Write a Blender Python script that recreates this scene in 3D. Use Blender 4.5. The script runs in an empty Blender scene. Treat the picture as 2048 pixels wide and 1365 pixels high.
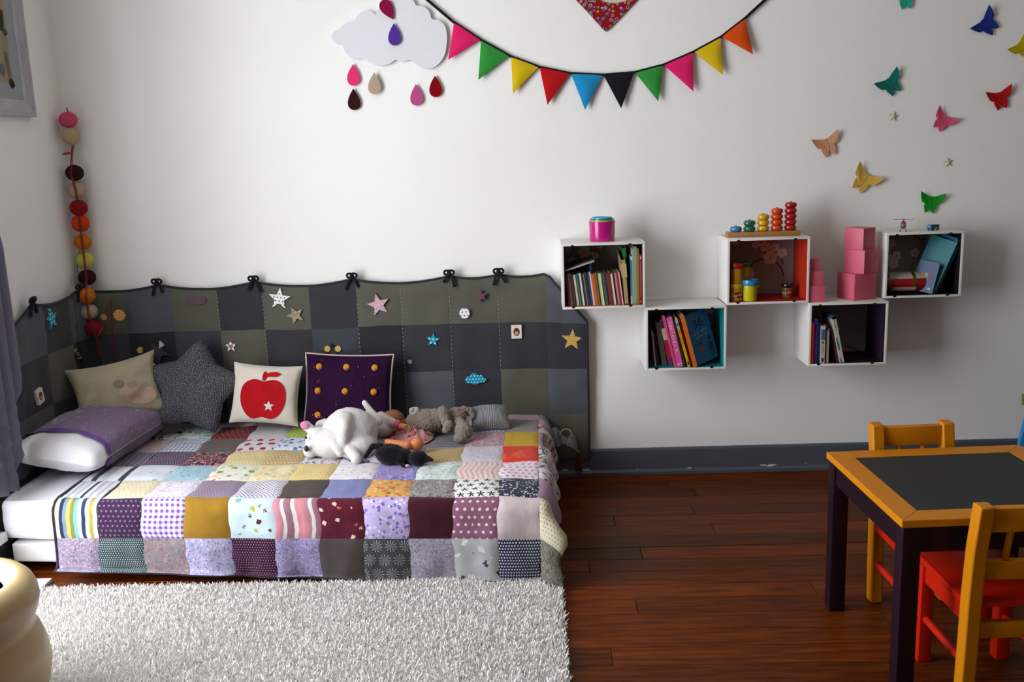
import bpy, bmesh, math, random
import numpy as np
from mathutils import Vector, Matrix, noise

S = bpy.context.scene
COL = S.collection
rnd = random.Random(7)
PI = math.pi
V = Vector

# ------------------------------------------------------------------ camera
F_PX, YAW, PITCH, ROLL = 1915.5, 0.0290, 0.1959, -0.0339
CAM = V((1.7786, -3.6839, 1.2868))
_fw = V((-math.sin(YAW) * math.cos(PITCH), math.cos(YAW) * math.cos(PITCH), -math.sin(PITCH)))
_r0 = V((math.cos(YAW), math.sin(YAW), 0))
_u0 = _r0.cross(_fw)
_r = _r0 * math.cos(ROLL) + _u0 * math.sin(ROLL)
_u = -_r0 * math.sin(ROLL) + _u0 * math.cos(ROLL)
cd = bpy.data.cameras.new('camera')
cd.sensor_width = 36
cd.lens = F_PX / 2048 * 36
cd.clip_start = 0.05
cd.dof.use_dof = True
cd.dof.focus_distance = 3.3
cd.dof.aperture_fstop = 6.5
cam = bpy.data.objects.new('camera', cd)
COL.objects.link(cam)
cam.matrix_world = Matrix((( _r.x, _u.x, -_fw.x, CAM.x), (_r.y, _u.y, -_fw.y, CAM.y), (_r.z, _u.z, -_fw.z, CAM.z), (0, 0, 0, 1)))
S.camera = cam

# ------------------------------------------------------------------ light and exposure
w = bpy.data.worlds.new('sky')
S.world = w
w.use_nodes = True
w.node_tree.nodes['Background'].inputs[0].default_value = (0.72, 0.84, 1.0, 1)
w.node_tree.nodes['Background'].inputs[1].default_value = 1.0
ld = bpy.data.lights.new('window_daylight', 'AREA')
ld.shape = 'RECTANGLE'
ld.size = 2.18
ld.size_y = 1.75
ld.energy = 150
ld.color = (0.93, 0.965, 1.0)
lo = bpy.data.objects.new('window_daylight', ld)
COL.objects.link(lo)
lo.location = (-0.13, -1.72, 1.25)
lo.rotation_euler = (0, -PI / 2 + .0, 0)
S.view_settings.view_transform = 'Standard'
S.view_settings.look = 'None'
S.view_settings.gamma = 1
S.view_settings.use_curve_mapping = False
S.view_settings.exposure = -0.26


def P(x, y, Y=None, Z=None, X=None):
    """point of the room seen at photo pixel x, y on the plane Y, Z or X"""
    d = _fw + _r * ((x - 1024) / F_PX) - _u * ((y - 682.5) / F_PX)
    if Y is not None:
        t = (Y - CAM.y) / d.y
    elif Z is not None:
        t = (Z - CAM.z) / d.z
    else:
        t = (X - CAM.x) / d.x
    return CAM + d * t


# ------------------------------------------------------------------ materials
def lin(h):
    if not isinstance(h, str):
        return tuple(h) + ((1,) if len(h) == 3 else ())
    h = h.lstrip('#')
    c = [int(h[i:i + 2], 16) / 255 for i in (0, 2, 4)]
    return tuple((v / 12.92 if v <= .04045 else ((v + .055) / 1.055) ** 2.4) for v in c) + (1,)


class NT:
    def __init__(s, name):
        s.m = bpy.data.materials.new(name)
        s.m.use_nodes = True
        s.t = s.m.node_tree
        s.b = s.t.nodes['Principled BSDF']
        s.out = s.t.nodes['Material Output']

    def n(s, typ, ins=None, **kw):
        nd = s.t.nodes.new(typ)
        for k, v in kw.items():
            setattr(nd, k, v)
        for k, v in (ins or {}).items():
            s.set(nd.inputs[k], v)
        return nd

    def set(s, sock, v):
        if isinstance(v, bpy.types.NodeSocket):
            s.t.links.new(v, sock)
        else:
            sock.default_value = v

    def m_(s, op, a, b=0.0, c=0.0, clamp=False):
        return s.n('ShaderNodeMath', {0: a, 1: b, 2: c}, operation=op, use_clamp=clamp).outputs[0]

    def mix(s, f, a, b):
        nd = s.n('ShaderNodeMix', data_type='RGBA')
        s.set(nd.inputs[0], f)
        s.set(nd.inputs[6], a if isinstance(a, bpy.types.NodeSocket) else lin(a))
        s.set(nd.inputs[7], b if isinstance(b, bpy.types.NodeSocket) else lin(b))
        return nd.outputs[2]

    def coord(s, kind='Object'):
        return s.n('ShaderNodeTexCoord').outputs[kind]

    def mapping(s, vec, scale=(1, 1, 1), loc=(0, 0, 0), rot=(0, 0, 0)):
        return s.n('ShaderNodeMapping', {0: vec, 1: loc, 2: rot, 3: scale}).outputs[0]

    def noise(s, vec, scale, detail=3, rough=.5):
        return s.n('ShaderNodeTexNoise', {'Vector': vec, 'Scale': scale, 'Detail': detail, 'Roughness': rough}).outputs['Fac']

    def ramp(s, f, stops, interp='LINEAR'):
        nd = s.n('ShaderNodeValToRGB', {0: f})
        cr = nd.color_ramp
        cr.interpolation = interp
        while len(cr.elements) < len(stops):
            cr.elements.new(0.5)
        for e, (p, c) in zip(cr.elements, stops):
            e.position = p
            e.color = lin(c)
        return nd.outputs[0]

    def bump(s, h, strength=.3, dist=.002):
        s.set(s.b.inputs['Normal'], s.n('ShaderNodeBump', {'Height': h, 'Strength': strength, 'Distance': dist}).outputs[0])

    def base(s, c):
        s.set(s.b.inputs['Base Color'], c if isinstance(c, bpy.types.NodeSocket) else lin(c))

    def rs(s, rough, spec=.5, metal=0.0):
        s.b.inputs['Roughness'].default_value = rough
        s.b.inputs['Specular IOR Level'].default_value = spec
        s.b.inputs['Metallic'].default_value = metal


_mc = {}


def paint(col, rough=.5, spec=.4, var=.06, name=None, bump=.05, metal=0.0, coat=0.0):
    """painted wood, plastic, paper, felt: colour with faint mottling"""
    k = ('p', col, rough, spec, var, bump, metal, coat)
    if k in _mc:
        return _mc[k]
    t = NT(name or 'paint_' + str(col).strip('#'))
    co = t.coord()
    c = lin(col)
    n = t.noise(co, 14, 4)
    lo = tuple(v * (1 - var) for v in c[:3]) + (1,)
    hi = tuple(min(1, v * (1 + var)) for v in c[:3]) + (1,)
    t.base(t.mix(n, lo, hi))
    t.rs(rough, spec, metal)
    t.b.inputs['Coat Weight'].default_value = coat
    if bump:
        t.bump(t.noise(co, 220, 2), bump, .001)
    _mc[k] = t.m
    return t.m


def cloth(col, var=.1, weave=.35, scale=900, sheen=.15, fuzz=0):
    k = ('c', col, var, weave, scale, sheen, fuzz)
    if k in _mc:
        return _mc[k]
    t = NT('cloth_' + str(col).strip('#'))
    co = t.coord()
    c = lin(col)
    n = t.noise(co, 60 if fuzz else 9, 5)
    lo = tuple(v * (1 - var) for v in c[:3]) + (1,)
    hi = tuple(min(1, v * (1 + var)) for v in c[:3]) + (1,)
    t.base(t.mix(n, lo, hi))
    t.rs(.95, .1)
    t.b.inputs['Sheen Weight'].default_value = sheen
    t.bump(t.noise(co, fuzz or scale, 3), .7 if fuzz else weave, .006 if fuzz else .001)
    _mc[k] = t.m
    return t.m


def knit(col, scale=70, strength=.8, speck=None):
    k = ('k', col, scale, strength, speck)
    if k in _mc:
        return _mc[k]
    t = NT('knit_' + str(col).strip('#'))
    uv = t.coord('UV')
    wv = t.n('ShaderNodeTexWave', {'Vector': uv, 'Scale': scale / 6.28, 'Distortion': 1.5, 'Detail': 2, 'Detail Scale': 3}, wave_type='BANDS', bands_direction='X').outputs['Fac']
    wy = t.n('ShaderNodeTexWave', {'Vector': uv, 'Scale': scale / 4, 'Distortion': 2.5, 'Detail': 1}, wave_type='BANDS', bands_direction='Y').outputs['Fac']
    h = t.m_('MULTIPLY', wv, t.m_('ADD', wy, .5))
    c = lin(col)
    cc = t.mix(h, tuple(v * .72 for v in c[:3]) + (1,), tuple(min(1, v * 1.2) for v in c[:3]) + (1,))
    if speck:
        cc = t.mix(t.m_('GREATER_THAN', t.noise(uv, 95, 2), .57), cc, speck)
    t.base(cc)
    t.rs(.95, .1)
    t.bump(h, strength, .004)
    _mc[k] = t.m
    return t.m


_fc = [0]


def print_cloth(kind, cols, n=8, r=.25, rot=0.0, wr=.25):
    """printed cotton; UV runs 0..1 over one patch"""
    k = ('f', kind, tuple(cols), n, r, rot)
    if k in _mc:
        return _mc[k]
    _fc[0] += 1
    t = NT('cotton_' + kind)
    uv0 = t.coord('UV')
    uv = t.mapping(uv0, rot=(0, 0, rot), loc=(_fc[0] * .37 % 1, _fc[0] * .61 % 1, 0))
    sep = t.n('ShaderNodeSeparateXYZ', {0: uv})
    u, v = sep.outputs[0], sep.outputs[1]

    def cell():
        y = t.m_('MULTIPLY', v, n)
        x = t.m_('ADD', t.m_('MULTIPLY', u, n), t.m_('MULTIPLY', t.m_('FLOORED_MODULO', t.m_('FLOOR', y), 2), .5))
        cx = t.m_('SUBTRACT', t.m_('FRACT', x), .5)
        cy = t.m_('SUBTRACT', t.m_('FRACT', y), .5)
        return cx, cy, t.m_('SQRT', t.m_('ADD', t.m_('MULTIPLY', cx, cx), t.m_('MULTIPLY', cy, cy)))

    c = None
    if kind == 'plain':
        c = t.mix(t.noise(uv, 5, 4), cols[0], tuple(x * .82 for x in lin(cols[0])[:3]))
    elif kind == 'dots':
        cx, cy, d = cell()
        c = t.mix(t.m_('LESS_THAN', d, r), cols[0], cols[1])
    elif kind == 'stars':
        cx, cy, d = cell()
        a = t.m_('ARCTAN2', cx, cy)
        rr = t.m_('MULTIPLY', t.m_('ADD', t.m_('MULTIPLY', t.m_('COSINE', t.m_('MULTIPLY', a, 5)), .38), .62), r)
        c = t.mix(t.m_('LESS_THAN', d, rr), cols[0], cols[1])
    elif kind == 'burst':
        cx, cy, d = cell()
        a = t.m_('ARCTAN2', cx, cy)
        ray = t.m_('GREATER_THAN', t.m_('COSINE', t.m_('MULTIPLY', a, 11)), .82)
        c = t.mix(t.m_('MULTIPLY', ray, t.m_('LESS_THAN', d, r)), cols[0], cols[1])
    elif kind == 'gingham':
        a = t.m_('LESS_THAN', t.m_('FRACT', t.m_('MULTIPLY', u, n)), .5)
        b = t.m_('LESS_THAN', t.m_('FRACT', t.m_('MULTIPLY', v, n)), .5)
        c = t.mix(t.m_('MULTIPLY', t.m_('ADD', a, b), .5), cols[0], cols[1])
    elif kind == 'hound':
        a = t.m_('LESS_THAN', t.m_('FRACT', t.m_('MULTIPLY', t.m_('ADD', u, v), n)), .5)
        b = t.m_('LESS_THAN', t.m_('FRACT', t.m_('MULTIPLY', t.m_('SUBTRACT', u, v), n)), .5)
        c = t.mix(t.m_('MULTIPLY', a, b), cols[0], cols[1])
    elif kind == 'stripes':
        f = t.m_('FRACT', t.m_('MULTIPLY', t.m_('ADD', u, t.m_('MULTIPLY', t.noise(uv, 4, 1), .04)), n))
        c = t.ramp(f, [(i / len(cols), x) for i, x in enumerate(cols)], 'CONSTANT')
    elif kind in ('floral', 'blobs'):
        vo = t.n('ShaderNodeTexVoronoi', {'Vector': uv, 'Scale': n, 'Randomness': .85})
        pick = t.n('ShaderNodeSeparateColor', {0: vo.outputs['Color']}).outputs[0]
        pet = t.ramp(pick, [(i / max(1, len(cols) - 1), x) for i, x in enumerate(cols[1:])], 'CONSTANT')
        warp = t.m_('ADD', vo.outputs['Distance'], t.m_('MULTIPLY', t.m_('SUBTRACT', t.noise(uv, n * 4, 2), .5), .55))
        c = t.mix(t.m_('LESS_THAN', warp, r), cols[0], pet)
        if kind == 'floral':
            vo2 = t.n('ShaderNodeTexVoronoi', {'Vector': uv, 'Scale': n * 2.3})
            c = t.mix(t.m_('LESS_THAN', vo2.outputs['Distance'], .2), c, cols[-1])
            c = t.mix(t.m_('LESS_THAN', vo.outputs['Distance'], r * .3), c, cols[0])
    elif kind == 'mottle':
        f = t.noise(uv, n, 3, .6)
        c = t.ramp(t.m_('FRACT', t.m_('MULTIPLY', f, 4)), [(i / len(cols), x) for i, x in enumerate(cols)], 'CONSTANT')
    elif kind == 'rings':
        vo = t.n('ShaderNodeTexVoronoi', {'Vector': uv, 'Scale': n, 'Randomness': .8})
        pick = t.n('ShaderNodeSeparateColor', {0: vo.outputs['Color']}).outputs[0]
        inner = t.ramp(pick, [(0, '#2a3a78'), (.25, '#5a6a4a'), (.45, '#3a5a80'), (.65, '#7a3030'), (.8, '#4a3a8a')], 'CONSTANT')
        outer = t.ramp(t.n('ShaderNodeSeparateColor', {0: vo.outputs['Color']}).outputs[1], [(0, '#b8b8d8'), (.3, '#d8a030'), (.5, '#8a9a60'), (.75, '#5a6ab0')], 'CONSTANT')
        d = vo.outputs['Distance']
        c = t.mix(t.m_('LESS_THAN', d, r), cols[0], outer)
        c = t.mix(t.m_('LESS_THAN', d, r * .78), c, inner)
        c = t.mix(t.m_('LESS_THAN', d, r * .25), c, '#d8d8c0')
    t.base(c)
    t.rs(.92, .12)
    t.b.inputs['Sheen Weight'].default_value = .1
    t.bump(t.m_('ADD', t.noise(uv0, 160, 2), t.m_('MULTIPLY', t.noise(uv0, 3.5, 3), 6)), wr, .003)
    _mc[k] = t.m
    return t.m


# ------------------------------------------------------------------ mesh building
class MB:
    def __init__(s):
        s.v, s.f, s.uv, s.mi = [], [], {}, {}

    def add(s, vs, fs, M=None, uvs=None, mi=0):
        o = len(s.v)
        for p in vs:
            p = V(p)
            s.v.append(M @ p if M is not None else p)
        for f in fs:
            i = len(s.f)
            s.f.append([o + k for k in f])
            if uvs is not None:
                s.uv[i] = [uvs[k] for k in f]
            if mi:
                s.mi[i] = mi
        return s

    def box(s, lo, hi, M=None, mi=0, cham=0.0):
        x0, y0, z0 = lo
        x1, y1, z1 = hi
        if cham:
            c = cham
            bm = bmesh.new()
            bmesh.ops.create_cube(bm, size=1)
            for q in bm.verts:
                q.co = V(((x0 + x1) / 2 + q.co.x * (x1 - x0), (y0 + y1) / 2 + q.co.y * (y1 - y0), (z0 + z1) / 2 + q.co.z * (z1 - z0)))
            bmesh.ops.bevel(bm, geom=bm.edges[:], offset=c, segments=2, affect='EDGES', profile=.6)
            bm.verts.index_update()
            s.add([q.co.copy() for q in bm.verts], [[q.index for q in f.verts] for f in bm.faces], M, None, mi)
            bm.free()
            return s
        vs = [(x, y, z) for z in (z0, z1) for y in (y0, y1) for x in (x0, x1)]
        return s.add(vs, [(0, 2, 3, 1), (4, 5, 7, 6), (0, 1, 5, 4), (2, 6, 7, 3), (0, 4, 6, 2), (1, 3, 7, 5)], M, None, mi)

    def tube(s, pts, r, seg=8, M=None, caps=True, mi=0, closed=False):
        pts = [V(p) for p in pts]
        n = len(pts)
        rs = r if isinstance(r, (list, tuple)) else [r] * n
        vs, fs = [], []
        prev = None
        for i, p in enumerate(pts):
            if closed:
                t = pts[(i + 1) % n] - pts[i - 1]
            else:
                t = pts[min(i + 1, n - 1)] - pts[max(i - 1, 0)]
            t = t.normalized() if t.length > 1e-9 else V((0, 0, 1))
            if prev is None:
                a = t.orthogonal().normalized()
            else:
                a = prev - t * prev.dot(t)
                a = a.normalized() if a.length > 1e-6 else t.orthogonal().normalized()
            prev = a
            b = t.cross(a)
            for k in range(seg):
                an = 2 * PI * k / seg
                vs.append(p + (a * math.cos(an) + b * math.sin(an)) * rs[i])
        for i in range(n if closed else n - 1):
            j = (i + 1) % n
            for k in range(seg):
                k2 = (k + 1) % seg
                fs.append((i * seg + k, i * seg + k2, j * seg + k2, j * seg + k))
        if caps and not closed:
            fs.append(tuple(range(seg))[::-1])
            fs.append(tuple((n - 1) * seg + k for k in range(seg)))
        return s.add(vs, fs, M, None, mi)

    def lathe(s, prof, seg=24, M=None, mi=0):
        vs, fs = [], []
        n = len(prof)
        for r, z in prof:
            for k in range(seg):
                a = 2 * PI * k / seg
                vs.append((r * math.cos(a), r * math.sin(a), z))
        for i in range(n - 1):
            for k in range(seg):
                k2 = (k + 1) % seg
                fs.append((i * seg + k, i * seg + k2, (i + 1) * seg + k2, (i + 1) * seg + k))
        if prof[0][0] > 1e-6:
            fs.append(tuple(range(seg))[::-1])
        if prof[-1][0] > 1e-6:
            fs.append(tuple((n - 1) * seg + k for k in range(seg)))
        return s.add(vs, fs, M, None, mi)

    def prism(s, poly, d0, d1, M=None, mi=0, inset=0.0):
        """polygon in local x, z; extruded along y from d0 (back) to d1 (front)"""
        n = len(poly)
        a = sum(poly[i][0] * poly[(i + 1) % n][1] - poly[(i + 1) % n][0] * poly[i][1] for i in range(n))
        if a < 0:
            poly = poly[::-1]
        vs = [(x, d0, z) for x, z in poly] + [(x, d1, z) for x, z in poly]
        fs = [tuple(range(n))[::-1], tuple(range(n, 2 * n))]
        fs += [(i, (i + 1) % n, n + (i + 1) % n, n + i) for i in range(n)]
        us = [(x * 8, z * 8) for x, z in poly] * 2
        return s.add(vs, fs, M, us, mi)

    def ball(s, c, r, M=None, seg=16, ring=10, mi=0, R=None):
        c = V(c)
        r = V((r, r, r)) if not hasattr(r, '__len__') else V(r)
        vs, fs = [], []
        for i in range(ring + 1):
            th = PI * i / ring
            for k in range(seg):
                a = 2 * PI * k / seg
                p = V((r.x * math.sin(th) * math.cos(a), r.y * math.sin(th) * math.sin(a), r.z * math.cos(th)))
                if R is not None:
                    p = R @ p
                vs.append(c + p)
        for i in range(ring):
            for k in range(seg):
                k2 = (k + 1) % seg
                if i == 0:
                    fs.append((k, (i + 1) * seg + k, (i + 1) * seg + k2))
                elif i == ring - 1:
                    fs.append((i * seg + k, (i + 1) * seg + k, i * seg + k2))
                else:
                    fs.append((i * seg + k, (i + 1) * seg + k, (i + 1) * seg + k2, i * seg + k2))
        return s.add(vs, fs, M, None, mi)

    def grid(s, fn, nu, nv, M=None, uvf=None, mi=0):
        vs, us = [], []
        for j in range(nv + 1):
            for i in range(nu + 1):
                a, b = i / nu, j / nv
                vs.append(fn(a, b))
                us.append(uvf(a, b) if uvf else (a, b))
        W_ = nu + 1
        fs = [(j * W_ + i, j * W_ + i + 1, (j + 1) * W_ + i + 1, (j + 1) * W_ + i) for j in range(nv) for i in range(nu)]
        return s.add(vs, fs, M, us, mi)

    def mesh(s, name, mats, smooth=True, angle=40):
        me = bpy.data.meshes.new(name)
        me.from_pydata(s.v, [], s.f)
        for m in (mats if isinstance(mats, (list, tuple)) else [mats]):
            me.materials.append(m)
        if s.uv:
            ul = me.uv_layers.new(name='UVMap')
            for i, p in enumerate(me.polygons):
                u = s.uv.get(i)
                if u:
                    for k, li in enumerate(p.loop_indices):
                        ul.data[li].uv = u[k]
        for i, k in s.mi.items():
            me.polygons[i].material_index = k
        bm = bmesh.new()
        bm.from_mesh(me)
        if not s.uv:
            bmesh.ops.remove_doubles(bm, verts=bm.verts, dist=1e-6)
        bm.to_mesh(me)
        bm.free()
        if smooth:
            me.shade_smooth()
            try:
                me.set_sharp_from_angle(angle=math.radians(angle))
            except Exception:
                pass
        me.update()
        return me

    def build(s, name, mats, parent=None, world=False, smooth=True, angle=40, M=None):
        o = bpy.data.objects.new(name, s.mesh(name, mats, smooth, angle))
        COL.objects.link(o)
        if parent is not None:
            o.parent = parent
            if world:
                o.matrix_parent_inverse = base_matrix(parent).inverted()
        if M is not None:
            o.matrix_basis = M
        return o


def base_matrix(o):
    m = o.matrix_basis.copy()
    if o.parent:
        m = base_matrix(o.parent) @ o.matrix_parent_inverse @ m
    return m


def tag(o, label=None, cat=None, group=None, kind=None):
    for k, v in (('label', label), ('category', cat), ('group', group), ('kind', kind)):
        if v:
            o[k] = v
    return o


def thing(name, label, cat, loc=(0, 0, 0), rotz=0.0, group=None, M=None):
    o = bpy.data.objects.new(name, None)
    o.empty_display_size = .05
    COL.objects.link(o)
    if M is not None:
        o.matrix_basis = M
    else:
        o.matrix_basis = Matrix.Translation(V(loc)) @ Matrix.Rotation(rotz, 4, 'Z')
    return tag(o, label, cat, group)


def struct(o):
    o['kind'] = 'structure'
    return o


def T(x, y=None, z=None):
    return Matrix.Translation(V((x, y, z)) if y is not None else V(x))


def Rx(a): return Matrix.Rotation(math.radians(a), 4, 'X')
def Ry(a): return Matrix.Rotation(math.radians(a), 4, 'Y')
def Rz(a): return Matrix.Rotation(math.radians(a), 4, 'Z')


def nz(p, s, seed=0):
    return noise.noise(V((p[0] * s + seed * 7.3, p[1] * s + seed * 3.1, p[2] * s + seed)))


def remesh(name, mb, mat, voxel=.006, smooth=6, parent=None, nub=0.0, nubs=150):
    """merge overlapping shapes into one continuous soft body"""
    o = mb.build(name, mat)
    m1 = o.modifiers.new('r', 'REMESH')
    m1.mode = 'VOXEL'
    m1.voxel_size = voxel
    m2 = o.modifiers.new('s', 'SMOOTH')
    m2.iterations = smooth
    m2.factor = .5
    dg = bpy.context.evaluated_depsgraph_get()
    me = bpy.data.meshes.new_from_object(o.evaluated_get(dg))
    o.modifiers.clear()
    o.data = me
    if nub:
        nr = [v.normal.copy() for v in me.vertices]
        for v, q in zip(me.vertices, nr):
            v.co += q * nub * (nz(v.co, nubs, 1) + .6 * nz(v.co, nubs * .4, 2))
    me.shade_smooth()
    if parent is not None:
        o.parent = parent
        o.matrix_parent_inverse = base_matrix(parent).inverted()
    return o


def text(name, body, size, M, mat, parent, depth=.0006, align='CENTER', sx=1.0):
    cu = bpy.data.curves.new(name, 'FONT')
    cu.body = body
    cu.size = size
    cu.extrude = depth
    cu.align_x = align
    cu.align_y = 'CENTER'
    cu.resolution_u = 3
    tmp = bpy.data.objects.new(name, cu)
    COL.objects.link(tmp)
    dg = bpy.context.evaluated_depsgraph_get()
    me = bpy.data.meshes.new_from_object(tmp.evaluated_get(dg))
    bpy.data.objects.remove(tmp)
    me.transform(Matrix.Diagonal((sx, 1, 1, 1)))
    me.materials.clear()
    me.materials.append(mat)
    o = bpy.data.objects.new(name, me)
    COL.objects.link(o)
    o.parent = parent
    o.matrix_basis = M
    return o


def star_poly(R, k=.42, n=5, rot=0.0):
    return [((R if i % 2 == 0 else R * k) * math.sin(PI * i / n + rot), (R if i % 2 == 0 else R * k) * math.cos(PI * i / n + rot)) for i in range(2 * n)]


def ell(rx, rz, n=20, cx=0, cz=0):
    return [(cx + rx * math.cos(2 * PI * i / n), cz + rz * math.sin(2 * PI * i / n)) for i in range(n)]


def smooth_poly(p, it=2):
    for _ in range(it):
        q = []
        for i in range(len(p)):
            a, b = p[i], p[(i + 1) % len(p)]
            q.append((a[0] * .75 + b[0] * .25, a[1] * .75 + b[1] * .25))
            q.append((a[0] * .25 + b[0] * .75, a[1] * .25 + b[1] * .75))
        p = q
    return p


ORD = ['zeroth', 'first', 'second', 'third', 'fourth', 'fifth', 'sixth', 'seventh', 'eighth', 'ninth', 'tenth', 'eleventh', 'twelfth', 'thirteenth', 'fourteenth', 'fifteenth', 'sixteenth', 'seventeenth', 'eighteenth', 'nineteenth', 'twentieth', 'twenty-first', 'twenty-second', 'twenty-third', 'twenty-fourth', 'twenty-fifth', 'twenty-sixth', 'twenty-seventh', 'twenty-eighth', 'twenty-ninth', 'thirtieth']

# ------------------------------------------------------------------ the room
RX1, RY1, RH = 4.7, -4.7, 2.55


def wall_mat():
    t = NT('white_wall_paint')
    co = t.coord()
    n = t.noise(co, 1.7, 4)
    t.base(t.mix(n, '#e6e4e1', '#efeeec'))
    t.rs(.75, .25)
    t.bump(t.m_('ADD', t.noise(co, 60, 3), t.m_('MULTIPLY', t.noise(co, 6, 2), 1.5)), .12, .003)
    return t.m


WALL = wall_mat()
struct(MB().box((-.2, 0, 0), (RX1, .15, RH)).build('wall_back', WALL, smooth=False))
WY0, WY1, WZ0, WZ1 = -2.62, -.84, .14, 2.36
wl = MB()
wl.box((-.2, WY1, 0), (0, 0, RH)).box((-.2, RY1, 0), (0, WY0, RH)).box((-.2, WY0, 0), (0, WY1, WZ0)).box((-.2, WY0, WZ1), (0, WY1, RH))
struct(wl.build('wall_left', WALL, smooth=False))
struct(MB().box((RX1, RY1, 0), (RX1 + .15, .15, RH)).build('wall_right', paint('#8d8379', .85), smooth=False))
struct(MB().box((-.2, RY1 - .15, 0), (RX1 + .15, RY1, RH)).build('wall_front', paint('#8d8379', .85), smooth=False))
struct(MB().box((-.2, RY1 - .15, RH), (RX1 + .15, .15, RH + .12)).build('ceiling', paint('#d6d2cb', .9), smooth=False))

WHITE = paint('#e9e8e6', .35, .4)
win = struct(MB().box((-.12, WY0, WZ0), (-.06, WY0 + .06, WZ1)).box((-.12, WY1 - .06, WZ0), (-.06, WY1, WZ1)).box((-.12, WY0, WZ0), (-.06, WY1, WZ0 + .06)).box((-.12, WY0, WZ1 - .06), (-.06, WY1, WZ1)).build('window_1', WHITE, smooth=False))
MB().box((-.11, (WY0 + WY1) / 2 - .025, WZ0 + .06), (-.07, (WY0 + WY1) / 2 + .025, WZ1 - .06)).build('window_mullion', WHITE, win, smooth=False)
MB().box((-.2, WY0 - .02, WZ0 - .03), (.05, WY1 + .02, WZ0)).build('window_sill', WHITE, win, smooth=False)

# floor boards
def wood_mat():
    t = NT('stained_oak_board')
    co = t.coord()
    oi = t.n('ShaderNodeObjectInfo').outputs['Random']
    off = t.n('ShaderNodeCombineXYZ', {0: t.m_('MULTIPLY', oi, 37), 1: t.m_('MULTIPLY', oi, 91), 2: 0.0}).outputs[0]
    vec = t.n('ShaderNodeVectorMath', {0: t.mapping(co, (2.2, 26, 26)), 1: off}, operation='ADD').outputs[0]
    g = t.noise(vec, 2.2, 6, .65)
    fine = t.noise(t.n('ShaderNodeVectorMath', {0: t.mapping(co, (6, 160, 160)), 1: off}, operation='ADD').outputs[0], 1.5, 3)
    c = t.ramp(g, [(.25, '#3a1b0e'), (.45, '#5d2f16'), (.6, '#74401d'), (.8, '#8a5228')])
    c = t.mix(t.m_('MULTIPLY', t.m_('GREATER_THAN', fine, .58), .35), c, '#34190d')
    shade = t.ramp(oi, [(0, '#5a3c2a'), (.3, '#8a6040'), (.7, '#b08050'), (1, '#cc9458')])
    mul = t.n('ShaderNodeMix', data_type='RGBA', blend_type='MULTIPLY')
    t.set(mul.inputs[0], .75)
    t.set(mul.inputs[6], c)
    t.set(mul.inputs[7], shade)
    sc = t.n('ShaderNodeMix', data_type='RGBA', blend_type='MULTIPLY')
    t.set(sc.inputs[0], 1.0)
    t.set(sc.inputs[6], mul.outputs[2])
    t.set(sc.inputs[7], (1.42, 1.36, .30, 1))
    t.base(sc.outputs[2])
    t.rs(.42, .12)
    t.set(t.b.inputs['Roughness'], t.m_('ADD', t.m_('MULTIPLY', g, .25), .28))
    t.bump(t.m_('ADD', fine, g), .15, .001)
    return t.m


WOOD = wood_mat()
floor = struct(MB().box((-.2, RY1 - .15, -.08), (RX1 + .15, .15, -.022)).build('floor', paint('#1c0f09', .9), smooth=False))
PW = .0915
y = 0.0
row = 0
while y > RY1 + .02:
    x = -.02 - rnd.random() * .7
    while x < RX1:
        L = rnd.choice([.55, .75, .95, 1.15, 1.35, 1.55]) + rnd.uniform(-.1, .1)
        x0, x1 = max(x, 0.0), min(x + L, RX1)
        x += L
        if x1 - x0 < .08:
            continue
        hx, hy, g, c = (x1 - x0) / 2, PW / 2, .0007, .0016
        zt = rnd.uniform(-.0006, .0006)
        mb = MB()
        vs = [(-hx + g, -hy + g, -.02), (hx - g, -hy + g, -.02), (hx - g, hy - g, -.02), (-hx + g, hy - g, -.02),
              (-hx + g, -hy + g, zt - .0015), (hx - g, -hy + g, zt - .0015), (hx - g, hy - g, zt - .0015), (-hx + g, hy - g, zt - .0015),
              (-hx + c, -hy + c, zt), (hx - c, -hy + c, zt), (hx - c, hy - c, zt), (-hx + c, hy - c, zt)]
        fs = [(0, 3, 2, 1), (8, 9, 10, 11)]
        for a in range(4):
            b = (a + 1) % 4
            fs += [(a, b, 4 + b, 4 + a), (4 + a, 4 + b, 8 + b, 8 + a)]
        mb.add(vs, fs)
        mb.build('plank', WOOD, floor, smooth=False, M=T((x0 + x1) / 2, y - hy, 0))
    y -= PW
    row += 1

# skirting boards
def skirt_mat():
    t = NT('grey_blue_gloss_paint')
    co = t.coord()
    n = t.noise(co, 3, 3)
    c = t.mix(n, '#4a4d58', '#565a66')
    sep = t.n('ShaderNodeSeparateXYZ', {0: co})
    low = t.m_('LESS_THAN', t.m_('ABSOLUTE', t.m_('SUBTRACT', sep.outputs[2], .024)), .004)
    chip = t.m_('MULTIPLY', low, t.m_('GREATER_THAN', t.noise(t.mapping(co, (22, 22, 60)), 1, 3), .62))
    spot = t.m_('GREATER_THAN', t.noise(t.mapping(co, (14, 14, 30)), 1.3, 2), .83)
    c = t.mix(t.m_('MAXIMUM', chip, spot), c, '#c4c1ba')
    t.base(c)
    t.rs(.4, .4)
    return t.m


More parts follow.
